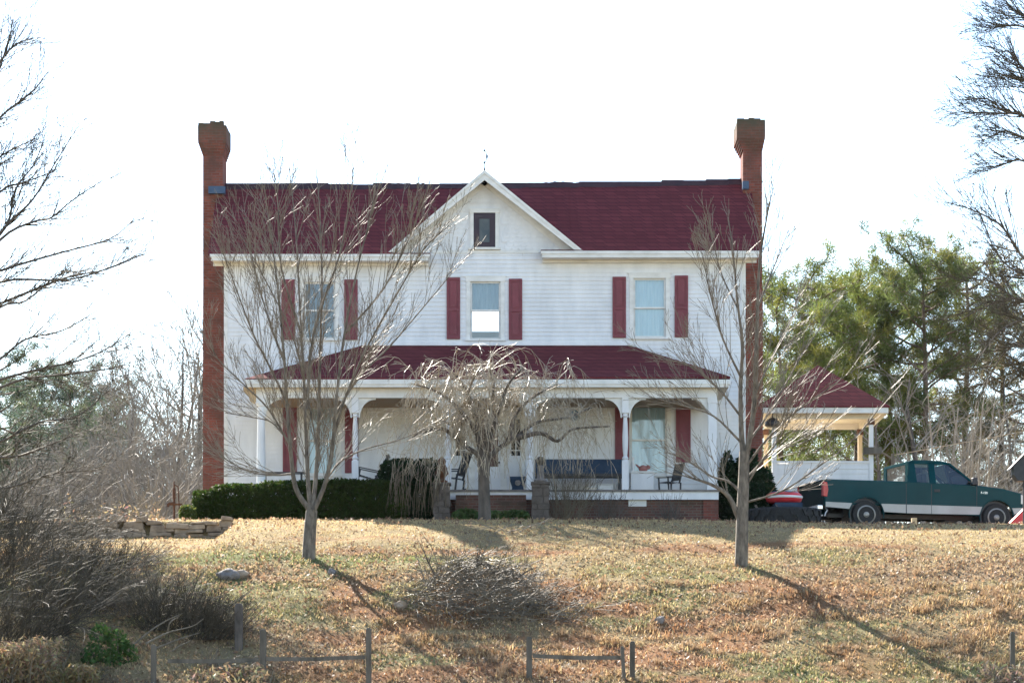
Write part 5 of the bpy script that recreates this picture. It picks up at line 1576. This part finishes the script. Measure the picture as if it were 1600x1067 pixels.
# pale fallen branches over the brambles
r = random.Random(61); m = MB()
b = on_bank(240, 1000)
o = thing("fallen_branch", "long pale forked branch lying across the dark brambles left of the fence", "branch", tuple(b))
for pts in ([(205, 1010), (235, 985), (262, 968), (285, 958)], [(228, 1005), (262, 988), (300, 978), (318, 966)], [(245, 1012), (280, 998), (312, 988)], [(255, 1035), (275, 1012), (300, 1000)], [(262, 985), (266, 972), (280, 962)]):
    ln = smooth_line([P(px, py, -21.2 + .3 * r.random()) for px, py in pts], 4)
    m.tube([tuple(p) for p in ln], [.022 - .015 * i / (len(ln) - 1) for i in range(len(ln))], 6)
m.build("boughs", M['twig'], o)
b_ = on_bank(160, 1010)
x = X(165, -21.6); zg = gz(x, -21.6)
shrub("green_shrub", "green broad-leaved shrub in the brambles left of the fence", "shrub", (x, -21.6, zg),
      [(x - .1, -21.6, Z(990, -21.6), .22, .3, .22, 2), (x + .2, -21.5, Z(1003, -21.6), .24, .3, .26, 2), (x + .38, -21.4, Z(1030, -21.6), .25, .3, .35, 2), (x - .22, -21.7, Z(1035, -21.6), .26, .3, .4, 2), (x + .05, -21.7, Z(1045, -21.6), .35, .3, .4, 2)], 1700, .055, (.07, .125, .035), nrg, 6)
# straw-coloured weeds at the very left corner
def weeds(label, px0, px1, ptop, y, n, col, seed, hmin=.3):
    t = thing("dry_weeds", label, "weeds", (X((px0 + px1) / 2, y), y, gz(X((px0 + px1) / 2, y), y)))
    g = np.random.default_rng(seed)
    xs = X(px0, y) + (X(px1, y) - X(px0, y)) * g.random(n); ys = y + (g.random(n) - .5) * 1.4
    zs = ground(xs, ys); hmax = Z(ptop, y) - zs
    lump = fbm(xs * 2.2, ys * 2, seed)
    hh = np.clip(hmax * (.35 + .9 * lump) * g.random(n) ** .35, .08, 3)
    C = np.stack([xs, ys, zs + hh * g.random(n) ** .45], 1)
    cols = np.array(col) * (.55 + .9 * g.random((n, 1))) * (1 + .1 * g.normal(size=(n, 3)))
    V, F, cc = leaf_quads(C, .06 * (.5 + g.random(n)), g, np.clip(cols, .01, 1), .3)
    big_mesh("leaves", V, F, M['grass'], cc, t)
    m = MB(); r = random.Random(seed)
    for k in range(min(260, n // 12)):
        a = (xs[k], ys[k], zs[k]); b2 = (xs[k] + r.gauss(.05, .12), ys[k] + r.gauss(0, .1), zs[k] + hh[k])
        m.tube([a, ((a[0] + b2[0]) / 2 + r.gauss(0, .03), (a[1] + b2[1]) / 2, (a[2] + b2[2]) / 2), b2], [.007, .006, .004], 3)
    m.build("stalks", M['twig_far'], t)
weeds("straw-coloured dry weeds filling the lower left corner", -30, 95, 985, -22.4, 6500, (.34, .25, .14), 71)
weeds("brown and olive dry weeds between the left corner and the green shrub", 80, 160, 1035, -22.6, 2600, (.22, .17, .08), 72)
weeds("dry tan stalks on the ground under the left fence rail", 295, 420, 1035, -23.0, 2400, (.27, .20, .12), 73)
weeds("pale dry stalks beside the single post at the lower right corner", 1540, 1640, 1030, -22.8, 900, (.30, .23, .15), 74)

# ------------------------------------------------------------------ trees beyond the house
def pine(name, label, base, H, seed, crown0=.4, spread=2.6, col=(.05, .085, .03), group=None, tufts=620, lean=0.0, flat=.9):
    t = thing(name, label, "pine tree", tuple(base), group)
    r = random.Random(seed); g = np.random.default_rng(seed)
    tk = MB(); pts = []
    for i in range(9):
        f = i / 8; pts.append((base[0] + lean * f * H + r.gauss(0, .06) * f, base[1] + r.gauss(0, .06) * f, base[2] - .2 + H * f))
    tk.tube(pts, [.20 * H / 14 * (1 - .85 * (i / 8)) + .01 for i in range(9)], 8)
    ends = []
    n = int(34 * H / 14)
    for k in range(n):
        f = crown0 + (1 - crown0) * ((k + r.random()) / n) ** .85
        i = min(7, int(f * 8)); p = Vector(pts[i]).lerp(Vector(pts[i + 1]), f * 8 - i)
        az = k * 2.4 + r.uniform(-.5, .5)
        shape = math.sin(math.pi * min(1, .18 + .86 * (1 - f) / (1 - crown0 * .85))) ** .7
        L = spread * (.25 + .85 * shape) * r.uniform(.65, 1.15)
        d = Vector((math.cos(az), math.sin(az), r.uniform(-.05, .55)))
        q = [p]; 
        for s in range(5):
            d = (d + Vector((r.gauss(0, .14), r.gauss(0, .14), .07 + r.gauss(0, .08)))).normalized()
            q.append(q[-1] + d * L / 5)
        tk.tube([tuple(a) for a in q], [.045 * (1 - .8 * s / 5) + .006 for s in range(6)], 4)
        for s in range(2, 6):
            ends.append((q[s], .32)); 
            for _ in range(4):
                e = q[s] + Vector((r.gauss(0, .36), r.gauss(0, .36), r.gauss(.12, .2)))
                tk.tube([tuple(q[s]), tuple(e)], [.014, .006], 3); ends.append((e, .34))
    for _ in range(6):
        ends.append((Vector(pts[8]) + Vector((r.gauss(0, .2), r.gauss(0, .2), r.uniform(-.5, .25))), .3))
    tk.build("trunk", M['pine_bark'], t, smooth=True)
    r.shuffle(ends); ends = ends[:tufts]
    C = np.array([tuple(e[0]) for e in ends]); m = len(C); K = 40
    dirs = g.normal(size=(m, K, 3)); dirs[..., 2] += .45; dirs /= np.linalg.norm(dirs, axis=2)[..., None]
    side = np.cross(dirs, g.normal(size=(m, K, 3))); side /= np.linalg.norm(side, axis=2)[..., None]
    L = .40 * (.6 + .6 * g.random((m, K, 1))); w = .015
    off = g.normal(size=(m, K, 3)) * .10
    a = C[:, None, :] + off + dirs * .02; b = C[:, None, :] + off + dirs * L
    V = np.stack([a - side * w, a + side * w, b], 2).reshape(-1, 3)
    F = np.arange(len(V)).reshape(-1, 3)
    tone = np.repeat((.6 + .8 * g.random((m, 1))), K, 1)[..., None] * (.8 + .4 * g.random((m, K, 1)))
    warm = np.repeat((g.random((m, 1)) < .25), K, 1)[..., None]
    cols = np.array(col) * tone; cols = np.where(warm, cols * np.array((1.5, 1.15, .8)), cols)
    big_mesh("crown", V, F, M['needle'], np.repeat(cols.reshape(-1, 3), 3, 0), t)
    return t

def bare(name, label, base, H, seed, spread=.6, mat='twig_far', tmat='bark_dark', group=None, levels=2, limbs=16, first=.25, S=None, rr0=.16, fine=.011, twig=1.0):
    t = thing(name, label, "tree", tuple(base), group)
    r = random.Random(seed); tk, tw = MB(), MB()
    SS = S or dict(kids=(2.0 * twig, 2.6 * twig, 2.0), ratio=(.4, .65), ang=(.35, .9), gnarl=.09, trop=(.07, .06, .04), maxlvl=levels, seg=.5, rmin=fine)
    pts = [(base[0], base[1], base[2] - .2)]
    lx = r.gauss(0, .06); lyy = r.gauss(0, .06)
    for i in range(1, 9):
        f = i / 8; pts.append((base[0] + lx * f * H + r.gauss(0, .02) * H * f * .5, base[1] + lyy * f * H, base[2] + H * .92 * f))
    tk.tube(pts, [rr0 * (1 - .88 * i / 8) + .01 for i in range(9)], 7)
    for k in range(limbs):
        f = first + (.97 - first) * (k + r.random()) / limbs
        i = min(7, int(f * 8)); p = Vector(pts[i]).lerp(Vector(pts[i + 1]), f * 8 - i)
        az = k * 2.4 + r.uniform(-.6, .6); el = r.uniform(.25, 1.0)
        d = Vector((math.cos(az) * math.cos(el), math.sin(az) * math.cos(el), math.sin(el)))
        L = H * spread * r.uniform(.55, 1.0) * (1.15 - .75 * f)
        twigs(tw, p, d, L, max(fine, rr0 * .42 * (1 - .75 * f)), 0, SS, r)
    tk.build("trunk", M[tmat], t, smooth=True); tw.build("crown", M[mat], t)
    return t

def gpt(px, y, dz=0.0): return (X(px, y), y, gz(X(px, y), y) + dz)
def htop(px, ptop, y): return Z(ptop, y) - gz(X(px, y), y)

# pines right of the house
PG = (.125, .155, .038)
for k, (px, top, y, c0, sp, lb, tf) in enumerate([
        (1252, 398, 34, .30, 2.7, "tall round-topped pine standing directly right of the right chimney", 560),
        (1222, 470, 30, .25, 2.4, "yellow-green pine partly hidden by the right chimney, above the gazebo roof", 520),
        (1335, 425, 38, .35, 3.0, "bright green broad pine above the right end of the gazebo roof", 620),
        (1392, 410, 40, .40, 2.8, "green pine between the broad bright pine and the tallest pine", 540),
        (1448, 372, 36, .42, 3.0, "tallest pine, its two-toned crown above the pickup's cab", 640),
        (1508, 366, 42, .38, 3.1, "tall brownish pine right of the tallest pine", 380),
        (1562, 430, 44, .30, 3.0, "dark pine crossed by the bare boughs at the right edge", 420),
        (1612, 470, 40, .25, 3.0, "dark pine cut off by the right edge of the view", 420),
        (1290, 520, 48, .20, 2.6, "small distant pine right behind the peak of the gazebo roof", 420)]):
    b = gpt(px, y)
    col = PG if k in (0, 1, 2, 3) else ((.10, .13, .04) if k in (4, 8) else (.125, .115, .065))
    pine("pine_tree", lb, b, htop(px, top, y) - .9, 300 + k, c0, sp, col, "pines beyond the gazebo and pickup", int(tf * (1.05 if k < 5 else .85)), random.Random(k).uniform(-.015, .015))
# bare trees mixed among the pines
for k, (px, top, y, lb, fine) in enumerate([
        (1432, 560, 30, "grey bare tree with a thick forked trunk behind the pickup's cab", .010),
        (1385, 600, 26, "twiggy bare tree right of the gazebo's right post", .009),
        (1340, 560, 52, "tall hazy bare tree behind the bright green broad pine", .012),
        (1240, 590, 40, "bare tree seen through the left half of the gazebo opening", .011),
        (1310, 610, 44, "bare tree seen through the middle of the gazebo opening", .011),
        (1480, 520, 50, "bare tree rising between the two tallest pines", .012),
        (1590, 560, 34, "grey bare tree at the right edge above the birdhouse", .010)]):
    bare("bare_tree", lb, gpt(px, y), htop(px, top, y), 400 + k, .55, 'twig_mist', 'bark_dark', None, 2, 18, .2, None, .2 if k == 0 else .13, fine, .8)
# slender pale saplings behind the pickup's bonnet
proto = None; r = random.Random(88)
LB = "slender pale grey sapling in the thicket behind the pickup's bonnet"
protos = []
for k in range(3):
    px = 1500 + 40 * k
    protos.append(bare("sapling", LB, gpt(px, 16 + 3 * k), htop(px, 600, 16 + 3 * k), 450 + k, .38, 'twig_mist', 'twig_mist', "pale saplings behind the pickup", 1, 20, .08, None, .045, .0075, 1.2))
for k in range(26):
    px = r.uniform(1468, 1625); y = r.uniform(11, 32); b = gpt(px, y)
    copy_tree(protos[k % 3], b, r.uniform(0, 6.28), (r.uniform(.8, 1.1), r.uniform(.8, 1.1), r.uniform(.62, 1.05)))

# left of the house
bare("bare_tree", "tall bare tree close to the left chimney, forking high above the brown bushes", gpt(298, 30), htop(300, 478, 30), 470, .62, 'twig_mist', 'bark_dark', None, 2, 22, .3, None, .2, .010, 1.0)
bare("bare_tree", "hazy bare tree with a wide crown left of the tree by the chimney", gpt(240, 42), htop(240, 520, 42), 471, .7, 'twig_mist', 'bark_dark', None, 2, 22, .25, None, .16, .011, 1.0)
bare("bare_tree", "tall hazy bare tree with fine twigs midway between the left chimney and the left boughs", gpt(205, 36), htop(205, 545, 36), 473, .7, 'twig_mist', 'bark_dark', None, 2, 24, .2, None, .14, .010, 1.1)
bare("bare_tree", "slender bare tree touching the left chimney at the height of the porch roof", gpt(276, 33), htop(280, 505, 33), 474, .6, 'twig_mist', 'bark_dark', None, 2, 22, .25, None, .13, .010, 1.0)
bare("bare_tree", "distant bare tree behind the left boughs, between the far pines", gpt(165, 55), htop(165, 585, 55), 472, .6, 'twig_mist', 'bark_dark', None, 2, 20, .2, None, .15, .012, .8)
for k, (px, top, y, c0, sp, lb, tf) in enumerate([
        (-10, 575, 52, .15, 3.2, "dark hazy pine at the left edge", 560),
        (52, 590, 60, .12, 3.2, "hazy pine above the distant pale car", 560),
        (110, 600, 56, .12, 3.2, "bluish pine rising behind the left end of the stone wall", 600),
        (170, 655, 62, .10, 3.0, "low blue-green pine behind the brown bushes", 520),
        (25, 660, 42, .05, 2.6, "squat dark pine low at the left edge, beneath the boughs", 420),
        (140, 640, 50, .10, 2.8, "narrow hazy pine between the bluish pine and the brown bushes", 420),
        (85, 690, 46, .05, 2.6, "short dark pine in front of the bluish pines", 420)]):
    pine("pine_tree", lb, gpt(px, y), htop(px, top, y), 500 + k, c0, sp, (.07, .10, .065), "hazy pines beyond the left thicket", int(tf * 1.9))  # lighter, bluish needle colour paints haze into these far pines
S_H = dict(kids=(3.2, 2.6), ratio=(.35, .6), ang=(.3, .9), gnarl=.19, trop=(.01, .0), maxlvl=1, seg=.3, rmin=.0095)
for k, (px, top, y, w, n, lb) in enumerate([
        (200, 660, 24, 2.3, 190, "brown twiggy bush in the row behind the stone wall, left of the rounded one"), (262, 640, 26, 2.2, 200, "big rounded brown bush between the stone wall and the left chimney"),
        (130, 700, 22, 2.3, 190, "low brown bush behind the left half of the stone wall"), (300, 690, 20, 1.4, 130, "tan bush touching the left chimney behind the iron pump"),
        (60, 735, 20, 2.4, 190, "greyish bush right above the distant pale car"), (-5, 720, 20, 2.2, 160, "greyish bush cut off by the left edge of the view"),
        (230, 740, 14, 1.6, 150, "low dense brown brush just behind the stone wall")]):
    b = gpt(px, y)
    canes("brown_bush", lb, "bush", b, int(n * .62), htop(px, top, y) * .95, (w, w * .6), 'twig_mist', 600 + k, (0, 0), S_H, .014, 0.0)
# low evergreen and weedy undergrowth along the far edge of the yard
for k, (px0, px1, top, y, lb, col) in enumerate([(100, 250, 778, 9, "tan dry weeds along the top of the stone wall", (.26, .19, .11)), (1195, 1330, 700, 34, "dull green undergrowth seen through the gazebo", (.08, .10, .045)),
                                                 (1380, 1620, 700, 40, "dull green undergrowth behind the pale saplings", (.085, .095, .05)), (-20, 160, 770, 30, "grey-green undergrowth behind the distant pale car", (.075, .085, .05))]):
    weeds(lb, px0, px1, top, y, 3800, col, 90 + k)

# the wood that closes the view all round: one mass far off
g = np.random.default_rng(66)
n = 26000
xs = g.uniform(-75, 75, n); ys = 95 + g.random(n) * 45
hh = (4.5 + 5.5 * fbm(xs * .16, ys * .1, 8)) * np.where(np.abs(xs) > 4, 1, 1)
zs = ground(xs, ys) + hh * g.random(n) ** .7
tone = .5 + g.random((n, 1))
cols = np.where(g.random((n, 1)) < .35, np.array((.045, .065, .035)), np.array((.11, .09, .07))) * tone
V, F, cc = leaf_quads(np.stack([xs, ys, zs], 1), .55 * (.5 + g.random(n)), g, cols, .22)
tag(big_mesh("distant_wood", V, F, M['leaf'], cc), kind='stuff')

# ------------------------------------------------------------------ grass and litter on the bank
def grass():
    g = np.random.default_rng(12)
    n = 460000
    y = -4.6 - 20.4 * g.random(n) ** .9
    half = 1020 * (y + CAM_D) / FPX
    x = (g.random(n) * 2 - 1) * half
    up, litter, green, sedge, clay = patch_weights(x, y)
    clump = fbm(x * 2.6, y * 2.6, 14, 3)
    keep = g.random(n) < np.clip(.25 + 1.3 * (clump - .3), .15, 1) * (1 - .75 * clay)
    x, y, up, litter, green, sedge, clay, clump = [a[keep] for a in (x, y, up, litter, green, sedge, clay, clump)]
    n = len(x)
    z = ground(x, y)
    h = (.026 + .045 * g.random(n)) * (.6 + .8 * clump) * (1 + 1.5 * sedge + .5 * green * g.random(n)) * (1 - .35 * up)
    az = g.random(n) * 6.283; tilt = g.random(n) * 1.1
    d = np.stack([np.cos(az) * np.sin(tilt), np.sin(az) * np.sin(tilt), np.cos(tilt)], 1)
    sd = np.stack([-np.sin(az), np.cos(az), np.zeros(n)], 1)
    w = (.006 + .008 * g.random(n))[:, None]
    b = np.stack([x, y, z - .005], 1)
    m1 = b + d * (h * .6)[:, None]; tip = b + d * h[:, None] + np.stack([np.cos(az), np.sin(az), -.2 * np.ones(n)], 1) * (h * .25)[:, None]
    V = np.stack([b - sd * w, b + sd * w, m1 + sd * w * .7, m1 - sd * w * .7, tip], 1).reshape(-1, 3)
    k = np.arange(n)[:, None] * 5
    F = np.concatenate([k + np.array([0, 1, 2]), k + np.array([0, 2, 3]), k + np.array([3, 2, 4])], 0)
    c = bank_colour(x, y) * (.55 + .75 * g.random((n, 1)))
    dead = (g.random((n, 1)) < .18); c = np.where(dead, STRAW * (1.0 + .5 * g.random((n, 1))), c)
    o = big_mesh("grass", V, F, M['grass'], np.repeat(np.clip(c, .01, .8), 5, 0)); tag(o, kind='stuff')
    # fallen leaves
    n = 72000
    y = -5 - 20 * g.random(n); x = (g.random(n) * 2 - 1) * 1020 * (y + CAM_D) / FPX
    up, litter, green, sedge, clay = patch_weights(x, y)
    keep = g.random(n) < np.clip(.16 + .8 * litter + .25 * (1 - up), 0, 1)
    x, y = x[keep], y[keep]; n = len(x)
    C = np.stack([x, y, ground(x, y) + .01 + .06 * g.random(n) ** 2], 1)
    base = np.array([(.30, .19, .11), (.22, .13, .075), (.38, .27, .17), (.16, .10, .065)])[g.integers(0, 4, n)]
    V, F, cc = leaf_quads(C, .022 + .03 * g.random(n), g, base * (.7 + .6 * g.random((n, 1))), .6, 1.2)
    tag(big_mesh("fallen_leaves", V, F, M['grass'], cc), kind='stuff')
    # taller sedge tufts, and green tufts
    n_t = 760
    yt = -16 - 8.5 * g.random(n_t); xt = (g.random(n_t) * 2 - 1) * 1000 * (yt + CAM_D) / FPX
    up, litter, green, sedge, clay = patch_weights(xt, yt)
    ok = g.random(n_t) < np.clip(sedge * 1.1 + .03, 0, 1); xt, yt = xt[ok], yt[ok]
    K = 60; n_t = len(xt)
    az = g.random((n_t, K)) * 6.283; tilt = np.abs(g.normal(0, .55, (n_t, K)))
    d = np.stack([np.cos(az) * np.sin(tilt), np.sin(az) * np.sin(tilt), np.cos(tilt)], -1)
    sd = np.stack([-np.sin(az), np.cos(az), 0 * az], -1)
    size = (.07 + .11 * g.random((n_t, 1, 1)))
    b = np.stack([np.repeat(xt[:, None], K, 1), np.repeat(yt[:, None], K, 1), np.repeat(ground(xt, yt)[:, None], K, 1)], -1) + g.normal(size=(n_t, K, 3)) * np.array((.05, .05, 0))
    h = size * (.6 + .6 * g.random((n_t, K, 1)))
    V = np.stack([b - sd * .007, b + sd * .007, b + d * h], 2).reshape(-1, 3)
    F = np.arange(len(V)).reshape(-1, 3)
    c = ORANGE * (.7 + .7 * g.random((n_t, K, 1))) * np.array((1, 1.05, 1.2))
    tag(big_mesh("sedge", V, F, M['grass'], np.repeat(c.reshape(-1, 3), 3, 0)), kind='stuff')
grass()

# ------------------------------------------------------------------ haze in the air
hz = MB().box(-440, 440, -140, 480, -12, 40).build("haze", bpy.data.materials.new("thin_haze"))
tag(hz, kind='stuff')
hm = hz.data.materials[0]; hm.use_nodes = True
nt = hm.node_tree; nt.nodes.remove(nt.nodes["Principled BSDF"])
pv = nt.nodes.new("ShaderNodeVolumePrincipled")
pv.inputs['Color'].default_value = (.86, .93, 1, 1); pv.inputs['Density'].default_value = .00003; pv.inputs['Anisotropy'].default_value = .2
nt.links.new(pv.outputs[0], nt.nodes["Material Output"].inputs['Volume'])
